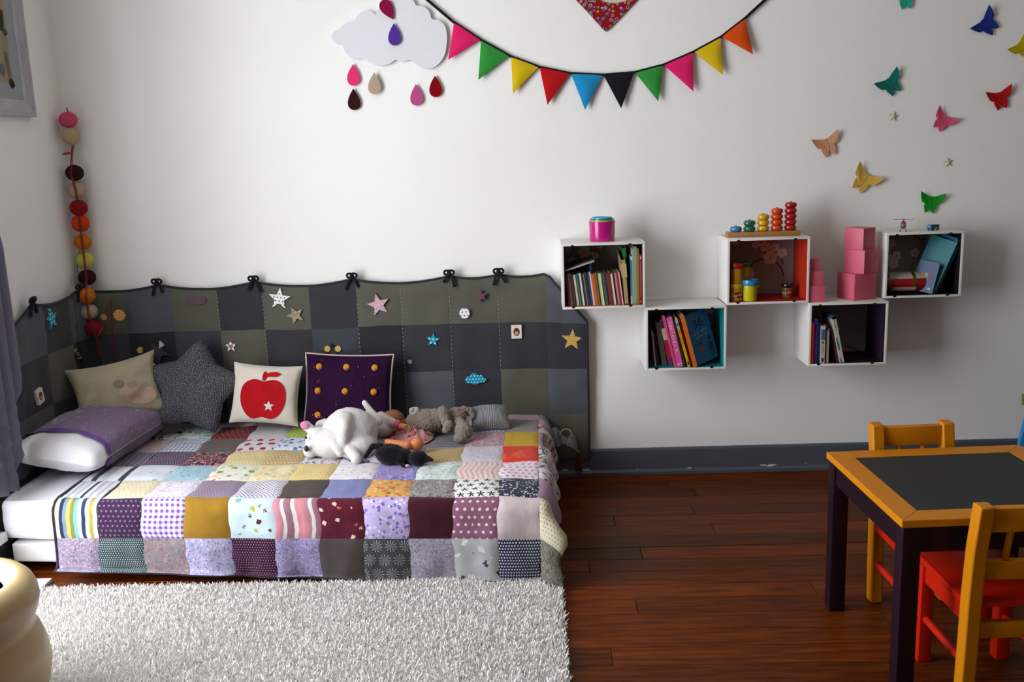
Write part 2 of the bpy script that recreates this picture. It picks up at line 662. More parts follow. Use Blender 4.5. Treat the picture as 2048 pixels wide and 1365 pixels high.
SK = skirt_mat()
prof = [(0, 0), (-.026, 0), (-.026, .012), (-.018, .02), (-.014, .022), (-.014, .098), (-.01, .106), (0, .106)]
mb = MB()
n = len(prof)
mb.add([(0, a, b) for a, b in prof] + [(RX1, a, b) for a, b in prof], [tuple(range(n)), tuple(range(n, 2 * n))[::-1]] + [(i, n + i, n + (i + 1) % n, (i + 1) % n) for i in range(n)])
struct(mb.build('baseboard_back', SK, smooth=False))
mb = MB()
mb.add([(-a, -.03, b) for a, b in prof] + [(-a, RY1, b) for a, b in prof], [tuple(range(n)), tuple(range(n, 2 * n))[::-1]] + [(i, n + i, n + (i + 1) % n, (i + 1) % n) for i in range(n)])
struct(mb.build('baseboard_left', SK, smooth=False))

# ------------------------------------------------------------------ bed: base, mattress, quilt
def yF(x):
    return -.838 - .062 * x


def skewed(lo, hi, ny0=None, r=.03, nx=24, ny=14, nzz=6, wr=0.0):
    """rounded slab whose front edge follows the bed's slight turn from the wall"""
    bm = bmesh.new()
    bmesh.ops.create_cube(bm, size=2)
    bmesh.ops.subdivide_edges(bm, edges=bm.edges[:], cuts=11, use_grid_fill=True)
    mb = MB()
    bm.verts.index_update()
    vs = []
    for q in bm.verts:
        hx, hy, hz = (hi[0] - lo[0]) / 2, (hi[1] - lo[1]) / 2, (hi[2] - lo[2]) / 2
        p = V((q.co.x * hx, q.co.y * hy, q.co.z * hz))
        inn = V((max(-hx + r, min(hx - r, p.x)), max(-hy + r, min(hy - r, p.y)), max(-hz + r, min(hz - r, p.z))))
        d = p - inn
        if d.length > 1e-6:
            p = inn + d.normalized() * min(r, d.length)
        p += V(((lo[0] + hi[0]) / 2, (lo[1] + hi[1]) / 2, (lo[2] + hi[2]) / 2))
        f = (hi[1] - p.y) / (hi[1] - lo[1])
        p.y += f * (yF(p.x) - lo[1] + .02)
        if wr:
            p += V((0, -1, .4)) * wr * nz(p, 9, 2) + V((0, -1, 0)) * wr * .6 * nz((p.x * .3, p.y, p.z * 2), 22, 5)
        vs.append(p)
    mb.add(vs, [[q.index for q in f.verts] for f in bm.faces])
    bm.free()
    return mb


bed = thing('low_bed', 'low white wooden bed base under the mattress', 'bed', (.9, -.4, 0))
skewed((.06, -.83, .035), (1.7, -.05, .0995), r=.006).build('base_panel', WHITE, bed, world=True)
for px_, py_ in ((.2, -.15), (.2, -.72), (1.6, -.15), (1.6, -.78)):
    MB().box((px_ - .03, py_ - .03, 0), (px_ + .03, py_ + .03, .036), cham=.004).build('foot', WHITE, bed, world=True)
SHEET = cloth('#eceaf2', .04, .2)
tag(skewed((.03, -.85, .1), (1.73, -.035, .252), r=.035, wr=.008).build('mattress', SHEET), 'mattress in a white fitted sheet, bare at its left end', 'mattress')
tag(MB().box((.02, -1.18, .002), (.225, -.905, .016), cham=.003).build('floor_board', WHITE), 'flat white board on the floor at the bare end of the bed', 'board')



def pc(kind, cols, *rest):
    """quilt cottons, all a little deeper than fresh cloth"""
    return print_cloth(kind, [tuple(v * .86 for v in lin(c)[:3]) for c in cols], *rest)


QUILT = {
    'A': [pc('floral', ['#9a8ca0', '#b9a8c4', '#c9bcd6', '#6d5f76'], 22, .4), pc('dots', ['#39454a', '#aebcbc'], 20, .27), pc('floral', ['#8d7b80', '#6f6a74', '#5c7a86', '#a3908f'], 13, .4), pc('floral', ['#a9a2c2', '#7f6fa6', '#6d8ea8', '#c9c4d8'], 16, .42),
          pc('dots', ['#35152f', '#b88aa0'], 17, .17), pc('mottle', ['#8b7fae', '#9b90bb', '#7a6c9e', '#b3aac6'], 7), pc('plain', ['#4a413f']), pc('burst', ['#47474b', '#b9b9bb'], 3.2, .42), pc('floral', ['#9a93a2', '#7d6f92', '#b7b0bc', '#6c667a'], 20, .38), pc('blobs', ['#a5a5a6', '#d8d8d6', '#c9c9c8', '#2f3a4a'], 3.2, .3), pc('dots', ['#262b42', '#c9cbd4'], 15, .3), pc('mottle', ['#77736a', '#7d796f', '#6a665e', '#837f75', '#57544e'], 3)],
    'B': [pc('stripes', ['#e9e9ea', '#2a3350', '#7f8fae', '#c7c25e', '#8f8a52', '#7cc4c0', '#e6e6e0', '#33405e', '#d8d8dc', '#b7ae52'], 1.15), pc('dots', ['#3d2545', '#7d6885'], 9, .22), pc('gingham', ['#f0edf6', '#7b52ae'], 8), pc('plain', ['#a47a26']), pc('blobs', ['#c9dde2', '#8a8a90', '#b4b84a', '#7fb2c4', '#5e3038'], 5, .3),
          pc('stripes', ['#d98e98', '#c98792', '#b98490', '#eadfe0', '#a5747e', '#9a6f78', '#e6dcdc', '#d58a94'], 1.6), pc('blobs', ['#571528', '#c4504a', '#571528', '#571528', '#e0c0b0', '#571528'], 6, .3), pc('floral', ['#bfb0dc', '#7f64b8', '#6a52a4', '#e2daf0'], 11, .42), pc('plain', ['#42151f']), pc('dots', ['#8a5b72', '#dfcdd8'], 6, .2), pc('plain', ['#dccacb']), pc('dots', ['#ddd8bf', '#b9925c'], 11, .2)],
    'C': [pc('stripes', ['#dfdfe4', '#c4c6d2', '#e9e9ec', '#3a4058', '#e4e4e8', '#b9bcc8'], 2.0), pc('dots', ['#e3d8b8', '#a89a78'], 9, .12), pc('mottle', ['#e7dfe9', '#ebe4ec', '#d9c8dc', '#efe9f0', '#cdb6d0'], 4), pc('dots', ['#86748a', '#b5a6b6'], 16, .2), pc('hound', ['#dcd6e0', '#3f2f55'], 11), pc('plain', ['#4b3f36']), pc('plain', ['#8286b8']), pc('floral', ['#d8a250', '#c87a38', '#e4c080', '#b8602c'], 8, .45), pc('mottle', ['#8d8784', '#6a5a60', '#a8a29a', '#5b5a66', '#b4aaa2'], 5), pc('stars', ['#efece8', '#1c1f2c'], 4.2, .4), pc('blobs', ['#1f2740', '#cfd0d4', '#d8d8d4'], 13, .36), pc('plain', ['#a98aa4'])],
    'D': [pc('stripes', ['#dcdce2', '#e8e8ec', '#3b3e52', '#dedee6', '#c7cad6'], 1.5), pc('blobs', ['#dfe2ee', '#e4e6f0', '#a7abbc', '#d6dae8'], 4, .3), pc('floral', ['#9cc2d4', '#c0d6dc', '#7aa4c0', '#d8c0b8'], 10, .4), pc('blobs', ['#e6e2d4', '#b9b24a', '#d8cfa0', '#c77a58', '#8f9a52'], 4.5, .36), pc('floral', ['#ddd2a8', '#c9bb6a', '#e0a86a', '#e8e0c4'], 8, .42), pc('dots', ['#dcc48a', '#c7a25a'], 12, .22), pc('floral', ['#e4dfe2', '#d59cb0', '#c9b8c8', '#efeaea'], 9, .3), pc('mottle', ['#7f78c0', '#9a86bd', '#b58cb4', '#6a68b2', '#a9a4d2'], 2.6), pc('floral', ['#d5dcda', '#8fb4ba', '#b9c4a8', '#eef0ea'], 12, .4), pc('stripes', ['#ddb9b4', '#e8d8d4', '#d8aeac', '#eadcd8'], 4), pc('stars', ['#e8dfe4', '#d06a94'], 6, .36), pc('mottle', ['#d9d2d2', '#e2dcda', '#cfc6ca', '#5a5266', '#dcd5d4'], 2.5)],
    'E': [pc('stripes', ['#6a6272', '#8a8292', '#5a5262', '#a49cac'], 7), pc('dots', ['#5b4763', '#b9a8bd'], 15, .2), pc('mottle', ['#241a22', '#2a1d26', '#b03a48', '#201820', '#d0a0a4'], 5), pc('dots', ['#dccb9a', '#cbb06a'], 11, .22), pc('dots', ['#b59a68', '#d6c49a'], 11, .25), pc('floral', ['#d3cfd6', '#4a5aa8', '#c9863e', '#3b4686'], 12, .42), pc('mottle', ['#e2deea', '#e6e2ee', '#dcd8e6', '#5b4a9a', '#e4e0ec'], 1.6), pc('mottle', ['#a08a78', '#8a86b0', '#b09a84', '#7a76a8'], 3), pc('dots', ['#b79c6c', '#c8b088'], 10, .25), pc('floral', ['#cfc8d2', '#b7abc0', '#dcd6dc', '#bfb6c6'], 14, .4), pc('blobs', ['#d8321f', '#e0582a', '#dc3a24', '#e86a7a'], 1.6, .5), pc('mottle', ['#d9d2ca', '#e0dad4', '#d2cac4', '#4a4456', '#ddd6ce'], 2.3)],
    'F': [pc('dots', ['#cbb9bd', '#a07a86'], 11, .2), pc('gingham', ['#e6e8f0', '#7c86ac'], 9), pc('plain', ['#6a5f5c']), pc('dots', ['#d9d4d8', '#a02338'], 3.2, .26), pc('floral', ['#dfe3ee', '#3f5aa4', '#6a86c4', '#9ab0d8'], 7, .42), pc('dots', ['#cbb0a0', '#e4d4c6'], 9, .22), pc('floral', ['#b8a2a8', '#8a6a78', '#d4c4c6', '#9a7f88'], 9, .4), pc('dots', ['#77707a', '#b7b0b8'], 13, .25), pc('dots', ['#6f6872', '#b5adb4'], 13, .25), pc('floral', ['#b8949e', '#9a6f80', '#d4b8be', '#a87f8c'], 10, .4), pc('plain', ['#c9a41e']), pc('stripes', ['#8a6a5a', '#b49aa0', '#6a4f56', '#c9a88a', '#9a8492', '#5b4a5c'], 2.4)],
    'G': [pc('mottle', ['#e4e2e0', '#e8e6e4', '#dfdcda', '#232326', '#e6e4e2'], 2.2), pc('floral', ['#dfe8e2', '#5d86b8', '#7cbc94', '#a8d0c0'], 5, .44), pc('dots', ['#7a1420', '#c98a7a'], 7, .14), pc('plain', ['#cfc9cd']), pc('dots', ['#9cb02e', '#d5dc98'], 9, .22), pc('floral', ['#dcd4c4', '#c4704a', '#8aa25a', '#d8b860'], 7, .4), pc('dots', ['#8a7a80', '#c4b8ba'], 11, .22), pc('floral', ['#c0b2b8', '#8a7484', '#d8ccd0', '#a08a96'], 9, .4), pc('dots', ['#837a80', '#bdb4b8'], 11, .24), pc('gingham', ['#dcdce6', '#7f84b4'], 10), pc('dots', ['#847f82', '#aaa5a8'], 15, .2), pc('blobs', ['#c9b0b4', '#b8304a', '#e0d4d0'], 4, .4)],
    'H': [pc('plain', ['#b2a0a6'])] * 9 + [pc('stripes', ['#b08e9c', '#bf9fac'], 14)] * 2 + [pc('mottle', ['#9a9a9c', '#55565c', '#b4b2b0', '#77787c'], 6)],
}
CB = [.252, .39, .530, .670, .812, .953, 1.090, 1.230, 1.367, 1.502, 1.640, 1.765, 1.905]
XR = CB[11]
RB = [0.0, 1.0, 2.0, 3.0, 4.0, 5.0, 6.0, 7.0, 7.42]
ROWD = .158
ZT = .262


def quilt_point(x, s):
    """x: cloth position along the bed, s: rows up from the hem (2 = front edge of the top)"""
    a = max(0.0, x - XR)
    b = max(0.0, (2.0 - s) * .139)
    xb = min(x, XR)
    if s >= 2:
        yb = yF(xb) + (s - 2) / 5.42 * (-.028 - yF(xb))
    else:
        yb = yF(xb)
    if a == 0 and b == 0:
        p = V((xb, yb, ZT))
        nrm = V((0, 0, 1))
    else:
        r = math.hypot(a, b)
        ph = math.atan2(a, b)
        spread = .05 + .30 * math.sin(2 * ph) ** 2 + .16 * math.sin(ph) ** 2
        rho = .04
        if r < rho * PI / 2:
            off, dr = rho * math.sin(r / rho), rho * (1 - math.cos(r / rho))
        else:
            e = r - rho * PI / 2
            off, dr = rho + spread * e, rho + math.sqrt(1 - spread * spread) * e
        z = ZT - dr
        floor_z = .014 + .026 * max(0, (1.3 - x) / .9)
        if z < floor_z:
            off += (floor_z - z) * .55
            z = floor_z + .004
        d = V((math.sin(ph), -math.cos(ph), 0))
        p = V((xb, yb, 0)) + d * off + V((0, 0, z))
        nrm = (d + V((0, 0, .3))).normalized()
    h = max(0.0, 2 - s) / 2
    wv = .006 * nz((x, s * .15, 0), 5, 1) + .004 * nz((x, s * .15, 0), 13, 3)
    wv += h * (.012 * math.sin(x * 21 + 1.5 * math.sin(x * 7)) + .008 * nz((x * 2.2, s * .1, 1), 9, 8))
    if a > 0:
        wv += a * .10 * math.sin(s * 5.5) + .006 * nz((x, s * .4, 0), 12, 4)
    return p + nrm * wv


qt = thing('patchwork_quilt', 'colourful patchwork quilt draped over the bed and its front', 'quilt', (1.05, -.5, .26))
for j in range(8):
    rowname = 'ABCDEFGH'[j]
    for i in range(12):
        x0, x1, s0, s1 = CB[i], CB[i + 1], RB[j], RB[j + 1]
        j0, j1 = rnd.uniform(-.006, .006), rnd.uniform(-.006, .006)
        seed = rnd.random() * 20

        def fn(u, v):
            # joints stay shared: only interior points shift
            x = x0 + (x1 - x0) * u
            s = s0 + (s1 - s0) * v
            x += .012 * nz((x0 if u < .5 else x1, s * .9, 3), 3.1, 1) * (1 if 0 < i < 11 else .2)
            p = quilt_point(x, s)
            e = 1e-3
            du = quilt_point(x + e, s) - quilt_point(x - e, s)
            dv = quilt_point(x, s + e) - quilt_point(x, s - e)
            nn = du.cross(dv)
            nn = nn.normalized() if nn.length > 1e-12 else V((0, 0, 1))
            puff = .0045 * (max(0, 1 - abs(2 * u - 1) ** 6) * max(0, 1 - abs(2 * v - 1) ** 6)) ** .6
            wrk = .0022 * nz((u * 3, v * 3, 0), 1.4, seed) * (1 - abs(2 * u - 1) ** 4) * (1 - abs(2 * v - 1) ** 4)
            return p + nn * (puff + wrk)
        m = MB().grid(fn, 10, 10 if j < 7 else 5, None, lambda u, v: (u, v * (s1 - s0)))
        m.build('patch', QUILT[rowname][i], qt, world=True, angle=180)
# dark lining seen under the hem and at the head end
hem = [quilt_point(CB[0] + (CB[12] - CB[0]) * k / 70, .0) + V((0, .004, 0)) for k in range(71)]
MB().tube([p + V((0, 0, -.003)) for p in hem], .004, 6).build('hem_binding', cloth('#2c2430'), qt, world=True)
side = [quilt_point(CB[0], k / 40 * 7.42) + V((-.002, 0, .0)) for k in range(41)]
MB().tube(side, .0045, 6).build('edge_binding', cloth('#3a2a40'), qt, world=True)

# ------------------------------------------------------------------ shaggy rug
rug = thing('shaggy_rug', 'light grey shaggy rug on the floor in front of the bed', 'rug', (1.0, -1.4, 0))
RX0, RXX, RYB, RYF = .2, 1.825, -.978, -1.72
MB().box((RX0 + .01, RYF + .01, .001), (RXX - .01, RYB - .01, .012), cham=.003).build('backing', cloth('#b5b0aa'), rug, world=True)
rg = np.random.default_rng(3)
NTF = 150000
tx = rg.uniform(RX0, RXX, NTF)
ty = rg.uniform(RYF, RYB, NTF)
hh = rg.uniform(.014, .028, NTF)
an = rg.uniform(0, 2 * PI, NTF)
ln = rg.uniform(.003, .015, NTF)
wd = rg.uniform(.0010, .0020, NTF)
fa = rg.uniform(0, 2 * PI, NTF)
dx, dy = np.cos(an), np.sin(an)
wx, wy = np.cos(fa) * wd, np.sin(fa) * wd
vv = np.zeros((NTF, 6, 3))
for k, (q, zf, wf) in enumerate(((0, .15, 1), (.45, .62, .95), (1.0, 1.0, .5))):
    for sgn, o in ((-1, 0), (1, 1)):
        vv[:, 2 * k + o, 0] = tx + dx * ln * q + sgn * wx * wf
        vv[:, 2 * k + o, 1] = ty + dy * ln * q + sgn * wy * wf
        vv[:, 2 * k + o, 2] = hh * zf
base_i = np.arange(NTF)[:, None] * 6
ff = np.concatenate([base_i + np.array([[0, 1, 3, 2]]), base_i + np.array([[2, 3, 5, 4]])], axis=0)
me = bpy.data.meshes.new('pile')
me.vertices.add(NTF * 6)
me.vertices.foreach_set('co', vv.reshape(-1))
me.loops.add(len(ff) * 4)
me.loops.foreach_set('vertex_index', ff.reshape(-1).astype(np.int32))
me.polygons.add(len(ff))
me.polygons.foreach_set('loop_start', np.arange(len(ff), dtype=np.int32) * 4)
me.update(calc_edges=True)
t = NT('shaggy_pile')
gi = t.n('ShaderNodeNewGeometry')
ri = gi.outputs['Random Per Island']
t.base(t.ramp(ri, [(0, '#d6d0cb'), (.4, '#e8e4e0'), (1, '#f8f6f4')]))
t.rs(.8, .2)
me.materials.append(t.m)
pile = bpy.data.objects.new('pile', me)
COL.objects.link(pile)
pile.parent = rug
pile.matrix_parent_inverse = base_matrix(rug).inverted()
pile['kind'] = 'stuff'

# ------------------------------------------------------------------ wall hanging of grey patches
hang = thing('patchwork_wall_hanging', 'grey and olive patchwork fabric hanging tied along the wall behind the bed', 'wall hanging', (1.0, -.02, .08))
RC = .15   # the cloth bridges the corner in a soft curve


def hang_plan(s):
    """s: metres along the wall; s = 0 at the corner, negative along the left wall"""
    arc = RC * PI / 2
    if s > arc / 2:
        q = s - arc / 2
        return V((RC + q + .02 - .0, -.022, 0)), V((0, -1, 0))
    if s < -arc / 2:
        q = -s - arc / 2
        return V((.022, -RC - q - .0, 0)), V((1, 0, 0))
    th = (s + arc / 2) / RC     # 0 at left-wall side .. pi/2 at back-wall side
    c = V((.022 + RC, -.022 - RC, 0))
    d = V((-math.cos(th), math.sin(th), 0))
    return c + d * RC, -d


def s_of_x(x):
    return x - RC - .02 + RC * PI / 4


TIES = [-.42, -.06, s_of_x(.305), s_of_x(.683), s_of_x(1.065), s_of_x(1.44), s_of_x(1.63), s_of_x(1.815)]


def hang_top(s):
    for a, b in zip(TIES, TIES[1:]):
        if a <= s <= b:
            f = (s - a) / (b - a)
            return .820 - .022 * 4 * f * (1 - f) * min(1.0, (b - a) / .35)
    if s < TIES[0]:
        return .82 - .13 * min(1, (TIES[0] - s) / .4) ** .7
    e = s - TIES[-1]
    return .82 - min(.19, e * 1.28)


def hang_point(s, z):
    p, nn = hang_plan(s)
    top = hang_top(s)
    f = max(0.0, min(1.0, (z - .05) / (.82 - .05)))
    zz = z if z < .62 else .62 + (z - .62) * (top - .62) / (.82 - .62)
    wv = .009 * nz((s * 1.3, z * .5, 0), 6, 2) + .005 * nz((s, z, 0), 17, 6)
    # sag folds under the ties near the top
    wv += .005 * max(0, f - .75) * 4 * math.sin(z * 90 + 3 * nz((s, 0, 0), 5, 1)) * .6
    xs = 0.0
    if s > TIES[-1]:
        wv += .010 * ((s - TIES[-1]) / .16) ** 2 * (0.3 + .7 * f)
    q = p + nn * (.004 + wv)
    q.z = zz
    return q


HC = {'C': cloth('#36363b', .10, .4), 'D': cloth('#2c2c31', .1, .4), 'O': cloth('#56564c', .10, .4), 'S': cloth('#505359', .10, .4), 'T': cloth('#3e4047', .1, .4)}
sx = [s_of_x(v) for v in (.165, .352, .533, .709, .891, 1.077, 1.248, 1.437, 1.625, 1.811, 1.965)]
SB = [-.86, -.70, -.53, -.35, -.16, .0] + sx
COLS = ['SDOD', 'OCSD', 'SCOD', 'CODC', 'SDTD', 'OTCD', 'SDTD', 'OTDC', 'COSD', 'OCDT', 'CTDS', 'ODCS', 'OCSC', 'OCCD', 'OCOS', 'SCSO']
ZR = [.82, .632, .446, .262, .075]
patches = []
for i, colr in enumerate(COLS):
    for j in range(4):
        s0, s1, z0, z1 = SB[i], SB[i + 1], ZR[j + 1], ZR[j]
        sd = rnd.random() * 30

        def fn(u, v):
            s = s0 + (s1 - s0) * u
            z = z0 + (z1 - z0) * v
            z += .012 * nz((s, z * .2, 0), 4, 9) * (0 if (j == 0 and v == 1) else 1)
            p = hang_point(s, z)
            _, nn = hang_plan(s)
            ed = (max(0, 1 - abs(2 * u - 1) ** 8) * max(0, 1 - abs(2 * v - 1) ** 8)) ** .5
            return p + nn * (.0035 * ed + .002 * ed * nz((u * 2, v * 3, 0), 1.5, sd))
        MB().grid(fn, 8, 8).build('patch', HC[colr[j]], hang, world=True, angle=180)
rim = [hang_point(SB[0] + (SB[-1] - SB[0]) * k / 120, .822) for k in range(121)]
MB().tube(rim, .005, 6).build('top_hem', HC['D'], hang, world=True)
edge = [hang_point(SB[-1], .075 + (.82 - .075) * k / 24) for k in range(25)]
MB().tube(edge, .005, 6).build('side_hem', HC['D'], hang, world=True)
NAVY = cloth('#15161f', .1)
for s in TIES[:-1]:
    p, nn = hang_plan(s)
    tang = V((-nn.y, nn.x, 0))
    p = p + nn * .014 + V((0, 0, .835))
    mb = MB()
    mb.ball(p, (.009, .009, .01))
    for sg in (-1, 1):
        loop = [p + tang * sg * (.019 * math.sin(a)) + V((0, 0, .010 - .016 * a / PI * 1.0 + .004 * math.sin(2 * a))) + nn * .004 * math.cos(a) for a in [PI * k / 8 for k in range(9)]]
        mb.tube(loop, .0045, 6)
        mb.tube([p, p + tang * sg * .012 + V((0, 0, -.018)), p + tang * sg * (.018 + rnd.random() * .01) + V((0, 0, -.035 - rnd.random() * .02))], [.004, .005, .006], 6)
    mb.tube([p, p + V((0, 0, .012))], .002, 6)
    mb.build('tie_bow', NAVY, hang, world=True)


def on_hang(px, py):
    """applique plane on the hanging under a photo pixel"""
    q = P(px, py, Y=-.034)
    if q.x < .19:
        q = P(px, py, X=.036)
        if q.y > -.16:
            d = P(px, py, Y=-.09)
            return Matrix.Translation(d) @ Rz(45)
        return Matrix.Translation(q) @ Rz(90)
    return Matrix.Translation(q)


def applique(name, poly, px, py, mat, rot=0, lift=.0):
    M = on_hang(px, py) @ Ry(-rot)
    return MB().prism(poly, .008, -.003 - lift, M).build(name, mat, hang, world=True, smooth=False)


WDOT = print_cloth('dots', ['#e6e6e4', '#3a3a48'], 9, .2)
BDOT = print_cloth('dots', ['#2196b4', '#d5eef2'], 8, .2)
YDOT = print_cloth('dots', ['#c9a04a', '#dcc48a'], 14, .25)
applique('star_applique', star_poly(.044), 559, 598, WDOT, -8)
applique('star_applique', star_poly(.036), 591, 631, print_cloth('mottle', ['#b9a888', '#3a3a3e', '#c8bca4', '#6a6458'], 14), 20)
applique('star_applique', star_poly(.045), 757, 610, print_cloth('floral', ['#c8a2b0', '#b08498', '#dcc4cc', '#a87a90'], 16, .4), 12)
applique('star_applique', star_poly(.028), 866, 680, BDOT, -8)
applique('star_applique', star_poly(.044), 1144, 680, YDOT, -6)
applique('star_applique', star_poly(.024), 963, 593, cloth('#6a4550'), 10)
applique('star_applique', star_poly(.024), 462, 693, WDOT, 0)
applique('patch_dot', ell(.007, .007), 462, 693, cloth('#b06a58'), 0, .002)
applique('star_applique', star_poly(.044), 317, 705, cloth('#4a3a40'), 180)
applique('patch_dot', [(0, 0), (.022, .012), (.004, .03)], 319, 697, cloth('#c9c4c4'), 0, .002)
applique('star_applique', star_poly(.040), 103, 638, BDOT, 8)
applique('circle_applique', ell(.020, .020), 929, 627, WDOT)
applique('circle_applique', ell(.021, .021), 239, 631, print_cloth('dots', ['#c48a4a', '#dcb47c'], 12, .25))
applique('circle_applique', ell(.011, .011), 208, 635, cloth('#b07a4c'))
applique('circle_applique', ell(.011, .012), 280, 701, YDOT)
applique('circle_applique', ell(.011, .012), 305, 733, YDOT)
for q in ((655, 698), (676, 698), (665, 715)):
    applique('flower_applique', ell(.012, .012, 14), q[0], q[1], YDOT)
for q in ((653, 708), (675, 709), (664, 692)):
    applique('leaf_applique', star_poly(.009, .6, 5), q[0], q[1], cloth('#23232c'))
cl = smooth_poly([(-.042, -.004), (-.036, .012), (-.022, .012), (-.014, .024), (.004, .024), (.012, .014), (.026, .018), (.034, .006), (.044, -.002), (.036, -.012), (.02, -.012), (.006, -.02), (-.012, -.02), (-.02, -.012), (-.032, -.016)], 1)
applique('cloud_applique', cl, 951, 759, print_cloth('dots', ['#1f93b2', '#cfeaf0'], 10, .2))
lip = smooth_poly([(-.044, 0), (-.02, .018), (0, .012), (.02, .018), (.044, 0), (.02, -.018), (-.02, -.018)], 2)
applique('leaf_applique', lip, 393, 601, print_cloth('dots', ['#5c4852', '#74606a'], 12, .2))
for q, rr in (((1033, 664), 0), ((80, 793), 12)):
    applique('fabric_tag', [(-.02, -.026), (.02, -.026), (.02, .026), (-.02, .026)], q[0], q[1], print_cloth('blobs', ['#ddd5cc', '#d8cfc8', '#e4dcd4', '#b84a50'], 5, .3), rr)
    applique('tag_print', ell(.012, .016, 18), q[0], q[1], cloth('#5a3626'), rr, .001)
    applique('tag_print', ell(.008, .007, 14, 0, -.005), q[0], q[1], cloth('#c48a78'), rr, .002)
applique('flower_applique', star_poly(.012, .55, 6), 820, 724, cloth('#8a8884'))
for k in range(7):
    applique('stitched_mark', [(-.009 + .002 * k % 3, -.002), (.007, .0), (.009, .003), (-.006, .002)], 152 + (k * 5) % 17, 702 + (k * 7) % 20, cloth('#7a7468'), 40 + 25 * k)
# running stitches along some column seams
ST = cloth('#a8a49c')
for ci, za, zb in ((9, .10, .80), (12, .262, .80), (13, .262, .80), (14, .446, .80), (11, .5, .8), (8, .64, .8)):
    mb = MB()
    z = za
    while z < zb:
        a, b = hang_point(SB[ci + 0], z), hang_point(SB[ci], z + .008)
        _, nn = hang_plan(SB[ci])
        mb.tube([a + nn * .002, b + nn * .002], .0009, 5)
        z += .017
    mb.build('seam_stitching', ST, hang, world=True)
p, nn = hang_plan(s_of_x(1.93))
tas = thing('tassel', 'dark red tassel hanging by the foot of the bed against the skirting board', 'tassel', P(1157, 905, Y=-.05))
c = P(1158, 925, Y=-.045)
MB().lathe([(.0, .036), (.006, .034), (.009, .026), (.007, .02), (.013, .008), (.017, -.012), (.015, -.034), (.0, -.036)], 12, T(c)).build('tassel_body', cloth('#5c0f16', .3, .6, 300), tas, world=True)
MB().tube([c + V((0, .0, .034)), c + V((-.002, .014, .07)), c + V((-.004, .02, .11))], .0016, 6).build('tassel_cord', cloth('#5c0f16'), tas, world=True)

# ------------------------------------------------------------------ cushions and pillow
def pillow(w, h, t, n=22, pinch=.10, infl=0.0, vr=(-1, 1), wr=.004, seed=0, power=.42, corner=0.0, flat=0.0):
    mb = MB()

    def pt(u, v, sgn):
        th = t / 2 * (max(0, 1 - u * u) * max(0, 1 - v * v)) ** power + infl
        x = w / 2 * u * (1 - pinch * (1 - v * v) * abs(u) ** 1.5)
        y = h / 2 * v * (1 - pinch * (1 - u * u) * abs(v) ** 1.5)
        e = (max(0, 1 - u ** 4) * max(0, 1 - v ** 4))
        z = sgn * th + e * wr * (nz((u * 1.6, v * 1.6, sgn), 1.6, seed) + .6 * nz((u * 4, v * 4, sgn), 1.2, seed + 3)) * 1.6
        if sgn < 0 and flat:
            z *= (1 - flat)
        return (x, y, z)
    for sgn in (1, -1):
        def fn(a, b):
            u = 2 * a - 1
            v = vr[0] + (vr[1] - vr[0]) * b
            u = math.copysign(abs(u) ** .8, u)
            return pt(u, v, sgn)
        o = len(mb.f)
        mb.grid(fn if sgn > 0 else (lambda a, b: fn(1 - a, b)), n, n, None, (lambda a, b: (a, vr[0] / 2 + .5 + (vr[1] - vr[0]) / 2 * b)) if sgn > 0 else (lambda a, b: (1 - a, vr[0] / 2 + .5 + (vr[1] - vr[0]) / 2 * b)), mi=0 if sgn > 0 else 1)
    return mb


def stand(c, yaw=0, tilt=15, roll=0):
    """upright cushion: local x width, y height, z front"""
    return Matrix.Translation(V(c)) @ Rz(yaw) @ Rx(90 - tilt) @ Rz(roll)


# red apple cushion
c = P(532, 789, Y=-.16)
M = stand(c, 4, 16, -6)
t_ = thing('apple_cushion', 'square cream cushion printed with a big red apple', 'cushion', M=M)
CREAM = cloth('#cfc6ba', .06, .4)
pillow(.262, .232, .10, pinch=.07, seed=1).build('cushion_cover', [CREAM, cloth('#a3141e')], t_, angle=180)


def surf(u, v, t, power=.42):
    return t / 2 * (max(0, 1 - u * u) * max(0, 1 - v * v)) ** power


def cushion_print(name, poly, w, h, t, mat, parent, lift=.0035, wr=.004, seed=1):
    """flat print following the bulging front of a cushion; polygon in local x, y"""
    bm = bmesh.new()
    vs = [bm.verts.new((x, y, 0)) for x, y in poly]
    bm.faces.new(vs)
    bmesh.ops.triangulate(bm, faces=bm.faces[:])
    for _ in range(4):
        lg = [e for e in bm.edges if e.calc_length() > .012]
        if not lg:
            break
        bmesh.ops.subdivide_edges(bm, edges=lg, cuts=1)
        bmesh.ops.triangulate(bm, faces=bm.faces[:])
    bm.normal_update()
    for q in bm.verts:
        u, v = max(-1, min(1, q.co.x / (w / 2))), max(-1, min(1, q.co.y / (h / 2)))
        e = (max(0, 1 - u ** 4) * max(0, 1 - v ** 4))
        q.co.z = surf(u, v, t) + lift + e * wr * (nz((u * 1.6, v * 1.6, 1), 1.6, seed) + .6 * nz((u * 4, v * 4, 1), 1.2, seed + 3)) * 1.6
    ul = bm.loops.layers.uv.new('UVMap')
    for f in bm.faces:
        for lp in f.loops:
            lp[ul].uv = (lp.vert.co.x * 7, lp.vert.co.y * 7)
    me = bpy.data.meshes.new(name)
    bm.to_mesh(me)
    bm.free()
    me.materials.append(mat)
    me.shade_smooth()
    o = bpy.data.objects.new(name, me)
    COL.objects.link(o)
    o.parent = parent
    return o


